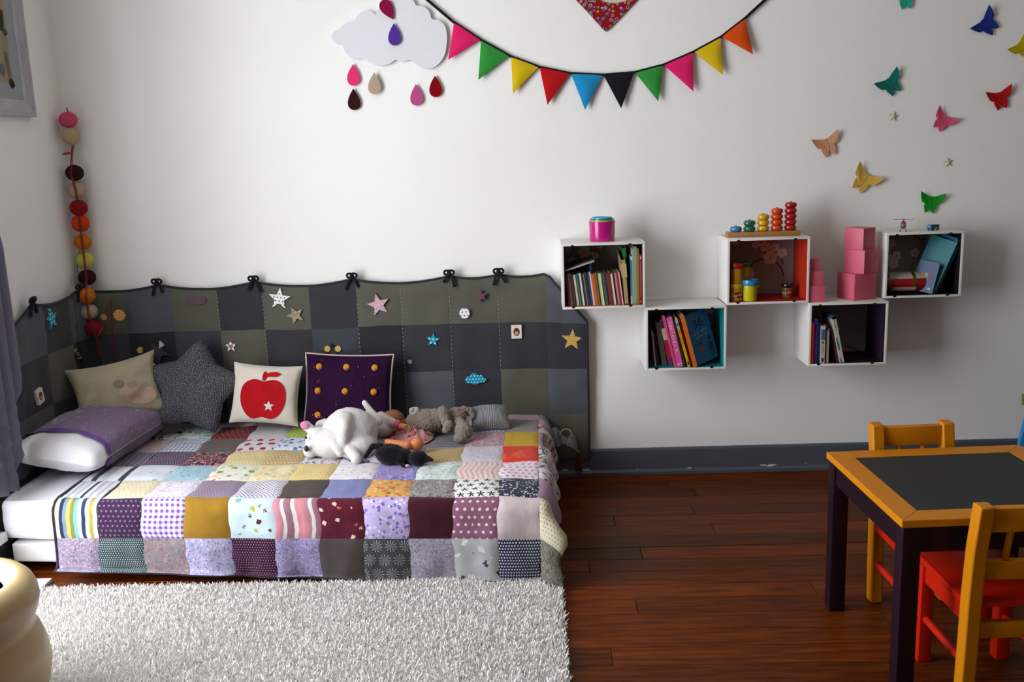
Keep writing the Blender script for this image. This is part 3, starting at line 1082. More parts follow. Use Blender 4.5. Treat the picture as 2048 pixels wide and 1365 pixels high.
RED = cloth('#a80f18', .08, .3)
ap = [(-.002, .043), (-.022, .052), (-.045, .051), (-.066, .037), (-.078, .012), (-.078, -.02), (-.07, -.05), (-.054, -.075), (-.034, -.088), (-.014, -.082), (.0, -.078), (.016, -.083), (.036, -.085), (.056, -.07), (.07, -.045), (.077, -.015), (.075, .015), (.064, .038), (.046, .051), (.024, .053)]
cushion_print('apple_print', [(x * 1.1, y * 1.08 - .002) for x, y in smooth_poly(ap, 1)], .262, .232, .10, RED, t_)
cushion_print('stalk_print', [(-.006, .05), (.003, .05), (.008, .064), (.020, .066), (.042, .066), (.062, .078), (.042, .086), (.018, .083), (.01, .076), (.002, .086), (-.006, .082), (-.009, .064)], .262, .232, .10, RED, t_, .0042)
cushion_print('star_print', [(x + .024, y - .045) for x, y in star_poly(.021, .45)], .262, .232, .10, CREAM, t_, .0065)

# cream cushion with a faded floral print
c = P(234, 781, Y=-.25)
M = stand(c, 22, 22, 8)
t_ = thing('cream_floral_cushion', 'rumpled cream cushion with pink floral print in the bed corner', 'cushion', M=M)
CF = print_cloth('dots', ['#a89f86', '#9a8a74'], 26, .16)
pillow(.325, .24, .12, pinch=.14, seed=5, wr=.010).build('cushion_cover', [CF, CF], t_, angle=180)
PINKP = print_cloth('mottle', ['#a89f86', '#b8686a', '#a99c86', '#c08a80', '#a89f86', '#ab9e88'], 26)
cushion_print('floral_print', smooth_poly([(.0, -.03), (.02, -.006), (.06, .004), (.10, -.008), (.135, -.045), (.12, -.08), (.07, -.08), (.02, -.06)], 2), .325, .24, .12, PINKP, t_, .004, .010, 5)
cushion_print('circle_print', ell(.018, .014, 18, .012, .012), .325, .24, .12, cloth('#8a8274'), t_, .005, .010, 5)
cushion_print('circle_print', ell(.018, .014, 18, .058, -.004), .325, .24, .12, cloth('#8f877a'), t_, .005, .010, 5)

# grey knitted star cushion
c = P(386, 778, Y=-.17)
M = stand(c, 6, 20, -9)
t_ = thing('star_cushion', 'dark grey knitted star-shaped cushion beside the apple cushion', 'cushion', M=M)


def star_r(th, R=.20, k=.63):
    a = (th % (2 * PI / 5))
    a = min(a, 2 * PI / 5 - a)
    A, B = V((R, 0)), V((R * k * math.cos(PI / 5), R * k * math.sin(PI / 5)))
    d = V((math.cos(a), math.sin(a)))
    e = B - A
    den = d.x * e.y - d.y * e.x
    r = (A.x * e.y - A.y * e.x) / den
    return min(r, R * .95)


mb = MB()
NTH, NR = 100, 14
for sgn in (1, -1):
    vs, fs, us = [], [], []
    for i in range(NR + 1):
        q = (i / NR) ** .75
        for k in range(NTH):
            th = 2 * PI * k / NTH
            rr = sum(star_r(th + d) for d in (-.07, -.035, 0, .035, .07)) / 5 * q
            z = sgn * .062 * max(0, 1 - q ** 2.4) ** .6
            x, yy = rr * math.sin(th), rr * math.cos(th)
            z += .007 * nz((x, yy, sgn), 14, 2) * (1 - q)
            vs.append((x, yy, z))
            us.append((x * 3 + .5, yy * 3 + .5))
    for i in range(NR):
        for k in range(NTH):
            k2 = (k + 1) % NTH
            f = (i * NTH + k, (i + 1) * NTH + k, (i + 1) * NTH + k2, i * NTH + k2)
            fs.append(f[::-1] if sgn > 0 else f)
    mb.add(vs, fs, None, us)
mb.build('cushion_cover', knit('#55555c', 120, .9, '#9a9aa0'), t_, angle=180)

# purple crochet cushion
c = P(697, 782, Y=-.125)
M = stand(c, -3, 14, -2)
t_ = thing('crochet_cushion', 'dark purple crochet cushion with yellow flower centres behind the white bear', 'cushion', M=M)
PUR = knit('#35153a', 150, .8)
cv = pillow(.345, .285, .10, pinch=.06, seed=9, wr=.006)
cv.build('cushion_cover', [PUR, PUR], t_, angle=180)
out = []
for k in range(80):
    q = k / 80 * 4
    s_, f = int(q), q - int(q)
    u, v = [(2 * f - 1, 1), (1, 1 - 2 * f), (1 - 2 * f, -1), (-1, 2 * f - 1)][s_]
    out.append((.345 / 2 * u * (1 - .06 * (1 - v * v)), .285 / 2 * v * (1 - .06 * (1 - u * u)), 0))
MB().tube(out, .004, 6, closed=True).build('piping', cloth('#b9a9a4'), t_)
YEL, PNK = cloth('#c4831c', .2, .6), cloth('#b8476a', .2, .6)
for i in range(3):
    for j in range(3):
        x, yy = (i - 1) * .108, (j - 1) * .092 - .002
        if j == 0 and i == 2:
            continue
        z = surf(x / .1725, yy / .1425, .10) + .003
        mb = MB()
        mb.lathe([(0, .006), (.006, .007), (.011, .004), (.013, -.002), (0, -.003)], 14, T(x, yy, z))
        fl = mb.build('flower_centre', YEL, t_)
        MB().ball((x + .002, yy - .006, z + .006), (.004, .004, .003), seg=10, ring=6).build('flower_dot', PNK, fl)
for k in range(13):
    x, yy = rnd.uniform(-.14, .14), rnd.uniform(-.11, .12)
    MB().ball((x, yy, surf(x / .1725, yy / .1425, .10) + .004), (.0025, .0025, .002), seg=8, ring=5).build('yarn_dot', PNK, t_)

# small grey knitted pillow
c = P(980, 838, Y=-.22)
M = stand(c, 10, 52, -2)
t_ = thing('knitted_pillow', 'small light grey knitted pillow at the back right of the bed', 'pillow', M=M)
KG = knit('#b0b2b6', 60, 1.0)
pillow(.15, .10, .11, pinch=.07, seed=12, wr=.003, power=.36).build('pillow_cover', [KG, KG], t_, angle=180)

# bed pillow with lilac floral case
M = Matrix.Translation(V((.186, -.44, .345))) @ Rz(-5) @ Rx(1) @ Ry(8)
t_ = thing('bed_pillow', 'white bed pillow half covered by a lilac floral pillowcase', 'pillow', M=M)
pillow(.305, .56, .15, pinch=.05, seed=20, wr=.006, power=.34).build('pillow_body', [cloth('#e6e4ea', .03, .5, 400)] * 2, t_, angle=180)
LIL = print_cloth('floral', ['#7d6b86', '#8a7892', '#75637e', '#a3969c'], 15, .3)
pillow(.313, .572, .15, pinch=.05, seed=20, wr=.006, power=.34, infl=.004, vr=(-.6, 1)).build('pillowcase', [LIL, LIL], t_, angle=180)
VIO = cloth('#68418c', .1, .3)
pillow(.317, .572, .15, pinch=.05, seed=20, wr=.006, power=.34, infl=.0055, vr=(-.64, -.55)).build('case_border', [VIO, VIO], t_, angle=180)

# ------------------------------------------------------------------ soft toys
def cap(mb, a, b, r0, r1=None, n=5):
    r1 = r0 if r1 is None else r1
    a, b = V(a), V(b)
    for k in range(n + 1):
        f = k / n
        mb.ball(a.lerp(b, f), r0 + (r1 - r0) * f, seg=14, ring=10)


SCL = 575.0
# white bear
t_ = thing('white_plush_bear', 'white plush bear slumped face down with pink ear', 'stuffed toy', P(690, 905, Y=-.5))
WP = cloth('#d9d5d3', .05, .5, 900, .3, 420)
mb = MB()
mb.ball(P(700, 868, Y=-.46), (.098, .085, .094), seg=24, ring=16)
mb.ball(P(715, 892, Y=-.50), (.07, .07, .05), seg=20, ring=14)
mb.ball(P(668, 885, Y=-.50), (.075, .07, .058), seg=20, ring=14)
mb.ball(P(640, 885, Y=-.50), (.052, .05, .052), seg=20, ring=14)
mb.ball(P(622, 902, Y=-.52), (.026, .03, .024))
mb.ball(P(688, 843, Y=-.51), (.038, .045, .035))
cap(mb, P(690, 852, Y=-.545), P(684, 893, Y=-.56), .022, .017)
cap(mb, P(668, 885, Y=-.555), P(680, 908, Y=-.58), .018, .013)
cap(mb, P(757, 843, Y=-.42), P(729, 806, Y=-.40), .017, .011, 8)
cap(mb, P(700, 900, Y=-.56), P(713, 918, Y=-.6), .022, .019)
cap(mb, P(620, 858, Y=-.47), P(612, 852, Y=-.47), .017, .017, 2)
cap(mb, P(640, 850, Y=-.42), P(650, 846, Y=-.42), .016, .016, 2)
remesh('bear_body', mb, WP, .0045, 5, t_, .0022, 40)
mb = MB()
e = P(609, 851, Y=-.487)
mb.ball(e, (.015, .007, .014))
mb.build('ear_lining', cloth('#d889b0', .05, .4, 900, .2, 400), t_, world=True)
MB().ball(P(613, 898, Y=-.556), (.008, .008, .011)).build('nose', paint('#15151a', .3), t_, world=True)
MB().ball(P(612, 876, Y=-.545), (.0045, .0045, .0045)).build('eye', paint('#15151a', .2), t_, world=True)

# taupe rabbit
t_ = thing('taupe_plush_rabbit', 'taupe plush rabbit lying on its front with floppy ears', 'stuffed toy', P(880, 850, Y=-.28))
TP = cloth('#83776d', .16, .6, 900, .3, 330)
mb = MB()
mb.ball(P(850, 843, Y=-.27), (.072, .055, .046), seg=20, ring=14)
mb.ball(P(872, 840, Y=-.27), (.045, .045, .042))
mb.ball(P(913, 834, Y=-.27), (.038, .036, .036), seg=18, ring=12)
cap(mb, P(885, 823, Y=-.31), P(897, 858, Y=-.35), .020, .017)
cap(mb, P(898, 850, Y=-.36), P(892, 860, Y=-.37), .016, .014, 2)
cap(mb, P(925, 818, Y=-.26), P(941, 822, Y=-.26), .012, .013, 4)
cap(mb, P(941, 822, Y=-.26), P(946, 834, Y=-.27), .012, .009, 3)
mb.ball(P(928, 862, Y=-.37), (.034, .026, .03), R=Matrix.Rotation(.5, 3, 'Y'))
mb.ball(P(920, 876, Y=-.40), (.026, .022, .016))
cap(mb, P(918, 846, Y=-.31), P(924, 856, Y=-.35), .02, .026, 3)
remesh('rabbit_body', mb, TP, .0032, 4, t_, .0035, 170)
mb = MB()
mb.ball(P(829, 824, Y=-.28), (.02, .018, .018))
for k in range(10):
    mb.ball(P(829, 824, Y=-.28) + V((rnd.uniform(-.014, .014), rnd.uniform(-.014, .014), rnd.uniform(-.012, .012))), .009, seg=8, ring=6)
mb.build('tail', cloth('#c4beb6', .1, .6, 900, .3, 420), t_, world=True)
MB().ball(P(937, 820, Y=-.262), (.012, .010, .006)).build('ear_lining', cloth('#3c3438'), t_, world=True)

# doll
t_ = thing('baby_doll', 'baby doll with brown hair and red floral dress lying behind the bear', 'doll', P(800, 870, Y=-.33))
mb = MB()
mb.ball(P(786, 838, Y=-.25), (.042, .04, .034), seg=20, ring=14)
mb.build('head', paint('#8f5a38', .5), t_, world=True)
mb = MB()
mb.ball(P(795, 846, Y=-.255), (.044, .032, .02), seg=18, ring=12)
mb.build('hair', cloth('#7a4a24', .25, .8, 300), t_, world=True)
mb = MB()
mb.ball(P(765, 857, Y=-.31), (.045, .04, .034))
cap(mb, P(762, 833, Y=-.31), P(793, 849, Y=-.34), .019, .015)
remesh('sleeved_top', mb, cloth('#bdb0a8', .08, .5), .005, 4, t_)
a, b = P(791, 848, Y=-.338), P(798, 852, Y=-.345)
MB().tube([a, a.lerp(b, .3), b], [.017, .0175, .0165], 14).build('cuff', cloth('#c05a78'), t_, world=True)
mb = MB()
cap(mb, P(799, 852, Y=-.345), P(812, 854, Y=-.36), .012, .010)
h0 = P(812, 854, Y=-.36)
for k in range(4):
    cap(mb, h0 + V((0, 0, .006 - .004 * k)), h0 + V((.014 - .001 * k, -.006, .004 - .0045 * k)), .004, .003, 3)
cap(mb, h0 + V((-.004, -.006, .004)), h0 + V((.004, -.012, .009)), .004, .003, 3)
remesh('hand', mb, paint('#b9714a', .5), .0025, 2, t_)
# the floral dress: crumpled cloth lying on the quilt
FD = print_cloth('floral', ['#c48e90', '#8c1226', '#a83a48', '#90182c'], 7, .4)
ol = [P(x, y_, Z=.275) for x, y_ in ((775, 862), (800, 846), (838, 840), (862, 856), (869, 866), (866, 876), (845, 886), (828, 890), (800, 884), (780, 878))]
cc = sum(ol, V((0, 0, 0))) / len(ol)
mb = MB()
NN = len(ol)
vs, fs, us = [], [], []
for i in range(9):
    q = i / 8
    for k in range(NN * 5):
        a, b, f = ol[k // 5], ol[(k // 5 + 1) % NN], (k % 5) / 5
        e = a.lerp(b, f)
        pnt = cc.lerp(e, q)
        z = .27 + .034 * (1 - q ** 3) + .012 * nz(pnt, 38, 3) * (1 - q * .4) + .008 * math.sin(pnt.x * 210 + pnt.y * 70) * (1 - q ** 2)
        vs.append((pnt.x, pnt.y, max(.268, z)))
        us.append((pnt.x * 7, pnt.y * 7))
W_ = NN * 5
for i in range(8):
    for k in range(W_):
        k2 = (k + 1) % W_
        fs.append((i * W_ + k, i * W_ + k2, (i + 1) * W_ + k2, (i + 1) * W_ + k))
mb.add(vs, fs, None, us)
o = mb.build('floral_dress', FD, t_, world=True, angle=180)
bm = bmesh.new(); bm.from_mesh(o.data); bmesh.ops.recalc_face_normals(bm, faces=bm.faces[:]); bm.to_mesh(o.data); bm.free()
mb = MB()
mb.ball(P(834, 889, Y=-.50), (.024, .022, .024))
cap(mb, P(775, 884, Y=-.50), P(815, 892, Y=-.51), .011, .018)
remesh('leg', mb, paint('#c97448', .5), .004, 3, t_)

# black knitted animal
t_ = thing('black_knitted_animal', 'black knitted long-tailed soft toy lying in front of the doll', 'stuffed toy', P(800, 925, Y=-.6))
BK = knit('#0d0d11', 90, .6)
BK2 = cloth('#0c0c10', .3, .7, 500, .1, 260)
mb = MB()
mb.ball(P(784, 911, Y=-.60), (.058, .042, .038), seg=20, ring=14, R=Matrix.Rotation(.25, 3, 'Y'))
mb.ball(P(805, 915, Y=-.61), (.035, .034, .03))
mb.ball(P(836, 917, Y=-.63), (.032, .028, .026), seg=18, ring=12)
cap(mb, P(845, 917, Y=-.63), P(865, 921, Y=-.65), .018, .005, 6)
remesh('body', mb, BK2, .004, 3, t_, .0015, 160)
mb = MB()
cap(mb, P(762, 893, Y=-.60), P(745, 893, Y=-.60), .012, .010)
cap(mb, P(745, 893, Y=-.60), P(730, 915, Y=-.62), .010, .007)
remesh('tail', mb, BK2, .004, 2, t_)
mb = MB()
cap(mb, P(800, 926, Y=-.63), P(808, 933, Y=-.65), .008, .007)
remesh('foot', mb, BK2, .004, 2, t_)
MB().ball(P(815, 932, Y=-.655), (.008, .006, .005)).build('snout_tip', cloth('#b99a94'), t_, world=True)

# crocheted piece and hoop at the foot of the bed
t_ = thing('crochet_hoop', 'small grey crocheted piece with a beaded hoop tucked at the foot end', 'crochet', P(1125, 880, Y=-.1))
c = P(1128, 878, Y=-.13)
mb = MB()
mb.grid(lambda u, v: (c.x - .045 + .085 * u + .02 * v, c.y + .01 - .05 * v + .012 * math.sin(u * 9), c.z + .03 - .045 * v - .03 * u + .012 * math.sin(u * 7 + v * 5)), 14, 8, None, lambda u, v: (u * .5, v * .35))
KG2 = knit('#8d8f90', 60, 1.0, '#5a5c60')
sh = mb.build('crochet_square', KG2, t_, world=True, angle=180)
sm = sh.modifiers.new('t', 'SOLIDIFY'); sm.thickness = .008
cq = P(1132, 868, Y=-.14)
mb = MB()
for k in range(14):
    a = PI * (-.15 + 1.15 * k / 13)
    mb.ball(cq + V((.022 * math.cos(a), 0, .022 * math.sin(a) - .004)), .0036, seg=8, ring=6)
mb.build('beaded_hoop', paint('#8a7a5c', .5), t_, world=True)

# ------------------------------------------------------------------ curtain at the window
def curt_mat():
    t = NT('grey_lilac_curtain')
    co = t.coord()
    t.base(t.mix(t.noise(t.mapping(co, (40, 40, 3)), 2, 3), '#86869a', '#9c9cb0'))
    t.rs(.9, .1)
    tr = t.n('ShaderNodeBsdfTranslucent', {0: lin('#a0a0b6')})
    mx = t.n('ShaderNodeMixShader', {0: .4, 1: t.b.outputs[0], 2: tr.outputs[0]})
    t.t.links.new(mx.outputs[0], t.out.inputs[0])
    t.bump(t.noise(co, 700, 2), .3, .001)
    return t.m


cur = thing('curtain', 'long grey lilac curtain hanging at the left edge by the window', 'curtain', (.07, -.9, .27))
mb = MB()


CE = [(q.z, q.y) for q in (P(-40, 330, X=.085), P(-2, 525, X=.085), P(17, 634, X=.085), P(24, 700, X=.085), P(31, 782, X=.085), P(34, 880, X=.085), P(34, 960, X=.085))]


def cfn(u, v):
    z = .275 + 2.05 * (1 - v)
    ye = CE[0][1]
    for (za, ya), (zb, yb) in zip(CE, CE[1:]):
        if za >= z >= zb:
            ye = ya + (yb - ya) * (za - z) / (za - zb)
    if z < CE[-1][0]:
        ye = CE[-1][1]
    yy = ye - .26 * u
    amp = .026 * (.5 + .5 * v)
    x = .075 + amp * math.sin(yy * 130 + .8 * math.sin(v * 3)) + .012 * math.sin(v * 2.2 + u * 3)
    return (x, yy, z)


sh = mb.grid(cfn, 100, 40).build('curtain_cloth', curt_mat(), cur, world=True, angle=180)
sm = sh.modifiers.new('t', 'SOLIDIFY'); sm.thickness = .002
MB().tube([(.075, -.6, 2.35), (.075, -3.1, 2.35)], .012, 12).build('curtain_rod', paint('#8a8a8a', .3, .5, metal=.8), cur, world=True)
for k in range(7):
    cy = -.66 - .075 * k
    MB().tube([(.075 + .018 * math.cos(a), cy, 2.345 + .018 * math.sin(a)) for a in [2 * PI * q / 14 for q in range(14)]], .0025, 6, closed=True).build('curtain_ring', paint('#8a8a8a', .3, .5, metal=.8), cur, world=True)

# ------------------------------------------------------------------ framed picture on the left wall
fr = thing('framed_picture', 'picture in a silver grey wooden frame on the left wall', 'picture', (.02, -.5, 1.46))
FY, FZ = -.237, 1.461
FW, FH = .58, .75
SIL = paint('#a3a2a8', .4, .5, .15)
t = NT('aged_silver_wood')
co = t.coord()
t.base(t.mix(t.noise(t.mapping(co, (30, 4, 4)), 4, 4), '#8f8e96', '#b7b6bc'))
t.rs(.4, .5)
SIL = t.m


def rail(a, b, na, nb, name):
    """mitred moulding from outer corner a to b; inner corners na, nb (y, z)"""
    mb = MB()
    vs = []
    for d, h in ((0, .004), (0, .022), (.3, .026), (.42, .02), (.62, .022), (.8, .014), (1, .010), (1, .004)):
        for o_, i_ in ((a, na), (b, nb)):
            vs.append((h, o_[0] + (i_[0] - o_[0]) * d, o_[1] + (i_[1] - o_[1]) * d))
    fs = [(2 * k, 2 * k + 1, 2 * ((k + 1) % 8) + 1, 2 * ((k + 1) % 8)) for k in range(8)]
    fs += [tuple(range(0, 16, 2))[::-1], tuple(range(1, 16, 2))]
    mb.add(vs, fs)
    o = mb.build(name, SIL, fr, world=True, smooth=False)
    bm = bmesh.new(); bm.from_mesh(o.data); bmesh.ops.recalc_face_normals(bm, faces=bm.faces[:]); bm.to_mesh(o.data); bm.free()


mw = .055
O = [(FY, FZ), (FY - FW, FZ), (FY - FW, FZ + FH), (FY, FZ + FH)]
I = [(FY - mw, FZ + mw), (FY - FW + mw, FZ + mw), (FY - FW + mw, FZ + FH - mw), (FY - mw, FZ + FH - mw)]
for k in range(4):
    rail(O[k], O[(k + 1) % 4], I[k], I[(k + 1) % 4], 'frame_rail')
MB().box((.004, FY - FW + mw, FZ + mw), (.009, FY - mw, FZ + FH - mw)).build('mount', paint('#8f9597', .8), fr, world=True, smooth=False)
b0 = FY - mw - .055
MB().box((.0095, FY - FW + mw + .055, FZ + mw + .055), (.0105, b0, FZ + FH - mw - .05)).build('drawing_paper', paint('#9c8c6c', .9, .1, .12), fr, world=True, smooth=False)


def stroke(pts, r, col):
    q = [P(x, y_, X=.0112) for x, y_ in pts]
    mb = MB()
    mb.tube([(p.x, p.y, p.z) for p in q], r, 8)
    for i, p in enumerate(mb.v):
        p.x = .0112 + (p.x - .0112) * .05
    mb.build('drawn_stroke', paint(col, .9, .1, .3), fr, world=True)


stroke([(1, 20), (3, 45), (4, 62)], [.012, .014, .01], '#3a3c40')
stroke([(8, 60), (11, 65), (8, 70)], [.012, .014, .008], '#46484a')
stroke([(8, 72), (10, 90), (11, 104)], [.02, .018, .014], '#8a8468')
stroke([(11, 104), (13, 120), (18, 143), (22, 158)], [.012, .012, .011, .01], '#6a6a66')
stroke([(20, 158), (25, 168), (28, 175)], [.010, .015, .011], '#2c2e30')
stroke([(2, 128), (5, 140), (4, 150)], [.016, .02, .014], '#6c6c68')

# ------------------------------------------------------------------ ball garland in the corner
gl = thing('ball_light_garland', 'string light garland of coloured cotton balls hanging in the room corner', 'garland', P(135, 225, Y=-.06))
balls = [(134, 240, '#c2496a', 'pink'), (141, 272, '#b09c7c', ''), (147, 346, '#2c0a10', ''), (148, 381, '#a8927a', ''), (152, 416, '#8a0d10', ''), (160, 447, '#bf3a10', ''), (148, 485, '#b8680e', ''), (151, 521, '#b8b456', ''), (153, 556, '#2a0d10', ''), (173, 592, '#b8650e', ''), (178, 624, '#a09080', ''), (187, 657, '#70102a', '')]
gp = []
for k, (x, y_, c, _) in enumerate(balls):
    q = P(x, y_, Y=-.055 - (.045 if k > 8 else 0))
    q.x = max(q.x, .045)
    gp.append(q)
    mb = MB()
    mb.ball(q, (.033, .033, .030 + .003 * (k % 2)), seg=20, ring=14)
    for v in mb.v:
        d = (v - q)
        v += d.normalized() * .0012 * nz(v, 60, k)
    mb.build('cotton_ball', paint(c, .85, .2, .15, bump=.4), gl, world=True, angle=180)
path = [gp[0] + V((-.01, .02, .045))]
for k, q in enumerate(gp):
    path.append(q + V((.0 if k < 3 else .012, -.036 if k > 1 else .02, 0)))
path += [P(196, 690, Y=-.13), P(203, 722, Y=-.14)]
sm_ = []
for i in range(len(path) - 1):
    for f in (0, .33, .66):
        sm_.append(path[i].lerp(path[i + 1], f))
WIRE = paint('#6a0f12', .5)
MB().tube(sm_, .0022, 6).build('cord', WIRE, gl, world=True)
MB().tube([p + V((.006, -.001, .004 * math.sin(i))) for i, p in enumerate(sm_[6:])], .0016, 6).build('cord', WIRE, gl, world=True)
q = P(122, 308, Y=-.06); q.x = max(.02, q.x)
MB().tube([q + V((.02, 0, .002)), q, q + V((-.012, 0, -.002))], [.004, .004, .0015], 8).build('bulb', paint('#8a1414', .3), gl, world=True)
MB().tube([P(205, 655, Y=-.14), P(200, 664, Y=-.15), P(195, 674, Y=-.15)], [.003, .005, .002], 8).build('bulb', paint('#8a1414', .3), gl, world=True)
q0 = gp[6]
MB().tube([q0 + V((-.02, .01, -.03)), q0 + V((-.035, .01, -.07)), q0 + V((-.04, .01, -.11)), q0 + V((-.02, 0, -.155)), q0 + V((.02, 0, -.165))], .0012, 6).build('thread', paint('#4a4040', .6), gl, world=True)
MB().tube([P(225, 596, Y=-.06), P(216, 608, Y=-.07), P(208, 640, Y=-.09), P(204, 670, Y=-.11)], .0018, 6).build('cord', WIRE, gl, world=True)
MB().tube([P(222, 598, Y=-.06), P(224, 640, Y=-.06), P(226, 690, Y=-.06), P(227, 720, Y=-.06)], .0018, 6).build('cord', WIRE, gl, world=True)

# ------------------------------------------------------------------ felt cloud and raindrops
YW = -.012
z2 = [(135, 430), (150, 390), (190, 365), (235, 345), (270, 300), (330, 270), (405, 265), (420, 220), (460, 165), (520, 135), (590, 130), (640, 155), (662, 182), (680, 120), (720, 75), (780, 25), (850, 0), (925, 20), (935, -10), (975, -40), (1030, -45), (1090, -20), (1125, 30), (1140, 72), (1200, 68), (1270, 100), (1310, 160), (1320, 230), (1400, 235), (1470, 280), (1500, 350), (1510, 450), (1502, 560), (1480, 660), (1430, 740), (1360, 800), (1280, 820), (1190, 800), (1120, 745), (1070, 705), (1000, 730), (940, 725), (900, 700), (830, 760), (740, 780), (650, 765), (580, 730), (520, 690), (430, 700), (360, 680), (300, 620), (280, 560), (260, 520), (200, 520), (150, 480)]
poly = []
for x, y_ in z2:
    q = P(640 + x / 5.933, y_ / 5.933, Y=YW)
    poly.append((q.x, q.z))
FELT = cloth('#d9d8de', .03, .5, 900, .2)
cl_ = thing('felt_cloud', 'padded white felt cloud on the wall above the bed', 'wall decoration', (poly[0][0] + .2, -.005, poly[0][1]))
MB().prism(smooth_poly(poly, 1), -.003, -.016).build('cloud_felt', FELT, cl_, world=True, angle=50)


def drop_poly(w, h):
    p = []
    for k in range(28):
        a = 2 * PI * k / 28
        f = (1 - math.cos(a)) / 2
        x = w / 2 * math.sin(a) * math.sin(a / 2) ** 1.15 * 1.13
        p.append((x, h / 2 * math.cos(a)))
    return p


for x, y_, c, rot, Yb, lab in ((776, 20, '#7d0a38', 152, -.022, 'crimson felt raindrop tilted on the cloud'), (789, 69, '#4d2f8c', 0, -.022, 'purple felt raindrop pinned on the middle of the cloud'), (707, 150, '#d8336a', 2, -.008, 'hot pink felt raindrop hanging below the left of the cloud'), (749, 167, '#a89680', 3, -.014, 'beige felt raindrop hanging below the cloud'), (708, 199, '#2e100e', 0, -.008, 'dark brown felt raindrop below the hot pink one'), (833, 190, '#b04a80', 0, -.008, 'mauve pink felt raindrop left of the dark red one'), (871, 173, '#7a0308', 0, -.008, 'dark red felt raindrop beside the bunting end')):
    q = P(x, y_, Y=Yb)
    M = Matrix.Translation(q) @ Ry(rot)
    o = MB().prism(drop_poly(.056, .078), 0, -.004).build('felt_raindrop', cloth(c, .06, .5, 900, .1))
    o.matrix_basis = M
    tag(o, lab, 'wall decoration', 'felt raindrops')

# ------------------------------------------------------------------ bunting
bt = thing('bunting', 'bunting of ten coloured triangular flags strung across the wall', 'bunting', P(1200, 150, Y=-.01))
cord = [(838, -14), (855, 0), (880, 21), (907, 44), (962, 80), (1021, 113), (1078, 134), (1141, 147), (1206, 150), (1269, 145), (1327, 130), (1387, 104), (1442, 74), (1491, 36), (1510, 18), (1530, 0), (1546, -14)]
pts = [P(x, y_, Y=-.012) for x, y_ in cord]
sm_ = []
for i in range(len(pts) - 1):
    for f in (0, .5):
        sm_.append(pts[i].lerp(pts[i + 1], f))
sm_.append(pts[-1])
mb = MB().tube(sm_, .0052, 8)
for v in mb.v:
    v.y = -.011 + (v.y + .012) * .5
mb.build('cord', cloth('#141418', .1), bt, world=True)
FL = [((908, 44), (961, 80), (897, 120), '#d61f63'), ((962, 81), (1019, 112), (957, 160), '#2f8a38'), ((1022, 113), (1077, 134), (1026, 188), '#cfae12'), ((1079, 134), (1140, 147), (1095, 210), '#b00d14'), ((1142, 147), (1205, 150), (1170, 220), '#1b86b8'), ((1207, 150), (1268, 145), (1242, 217), '#131318'), ((1270, 145), (1326, 131), (1316, 203), '#2f8a38'), ((1328, 130), (1386, 105), (1386, 183), '#d61f63'), ((1388, 104), (1441, 75), (1445, 150), '#cfae12'), ((1443, 73), (1490, 37), (1505, 109), '#cc4a0c')]
for k, (a, b, c, col) in enumerate(FL):
    A, B, C = (P(*q, Y=-.012) for q in (a, b, c))
    N = 8
    mb = MB()
    for sgn in (-1, 1):
        vs, ix = [], {}
        for i in range(N + 1):
            for j in range(N + 1 - i):
                l1, l2 = i / N, j / N
                l0 = 1 - l1 - l2
                p = A * l0 + B * l1 + C * l2
                bul = min(1, 27 * l0 * l1 * l2) ** .5
                p = V((p.x, -.011 + sgn * (.002 + .008 * bul * (1 if sgn < 0 else .3)) - .010 * l2 + .003 * nz(p, 40, k) * bul, p.z))
                ix[i, j] = len(vs)
                vs.append(p)
        fs = []
        for i in range(N):
            for j in range(N - i):
                fs.append((ix[i, j], ix[i + 1, j], ix[i, j + 1]))
                if j < N - i - 1:
                    fs.append((ix[i + 1, j], ix[i + 1, j + 1], ix[i, j + 1]))
        mb.add(vs, [f if sgn > 0 else f[::-1] for f in fs])
    mb.build('flag', cloth(col, .08, .35), bt, world=True, angle=180)

# red patterned bib above the bunting
q = lambda x, y_: (P(x, y_, Y=-.01).x, P(x, y_, Y=-.01).z)
bib = [q(1128, -30), q(1153, 0), q(1180, 29), q(1205, 57), q(1212, 63), q(1220, 57), q(1246, 30), q(1274, 0), q(1300, -30), q(1285, -30), q(1266, -8), q(1250, 3), q(1228, 7), q(1208, 4), q(1192, -4), q(1172, -30)]
tb = thing('patterned_bib', 'red bandana bib with coloured ring print above the bunting', 'bib', P(1212, 60, Y=-.005))
o = MB().prism(bib, -.002, -.009).build('bib_cloth', print_cloth('rings', ['#8a0c16'], 9, .42), tb, world=True, smooth=False)
for lp in o.data.uv_layers[0].data:
    lp.uv = lp.uv * 1.0
MB().prism([q(1172, -30), q(1192, -4), q(1208, 4), q(1228, 7), q(1250, 3), q(1266, -8), q(1285, -30)], -.001, -.004).build('bib_lining', cloth('#c9c2ae'), tb, world=True, smooth=False)

# ------------------------------------------------------------------ paper butterflies and glow stars
BF = [((1939, 57), (1978, 9), '#1c2f7e', 'dark blue paper butterfly at the top right of the wall', 0), ((2014, 99), (2052, 60), '#b5a408', 'yellow paper butterfly cut by the right edge of the picture', 0), ((1747, 167), (1794, 132), '#0c6a60', 'dark teal paper butterfly left of the red one', 0), ((1971, 184), (2024, 167), '#aa1014', 'red paper butterfly at the right of the wall', 0), ((1880, 210), (1920, 238), '#c8506e', 'pink paper butterfly turned to the right', 0), ((1622, 279), (1676, 258), '#c8906a', 'peach paper butterfly, leftmost on the wall', 0), ((1720, 322), (1769, 356), '#c8a24a', 'pale orange paper butterfly below the peach one', 0), ((1842, 382), (1893, 387), '#128a1c', 'bright green paper butterfly just above the toy helicopter', 0), ((1786, -22), (1838, -30), '#2aa08c', 'turquoise paper butterfly cut by the top of the picture', 0)]
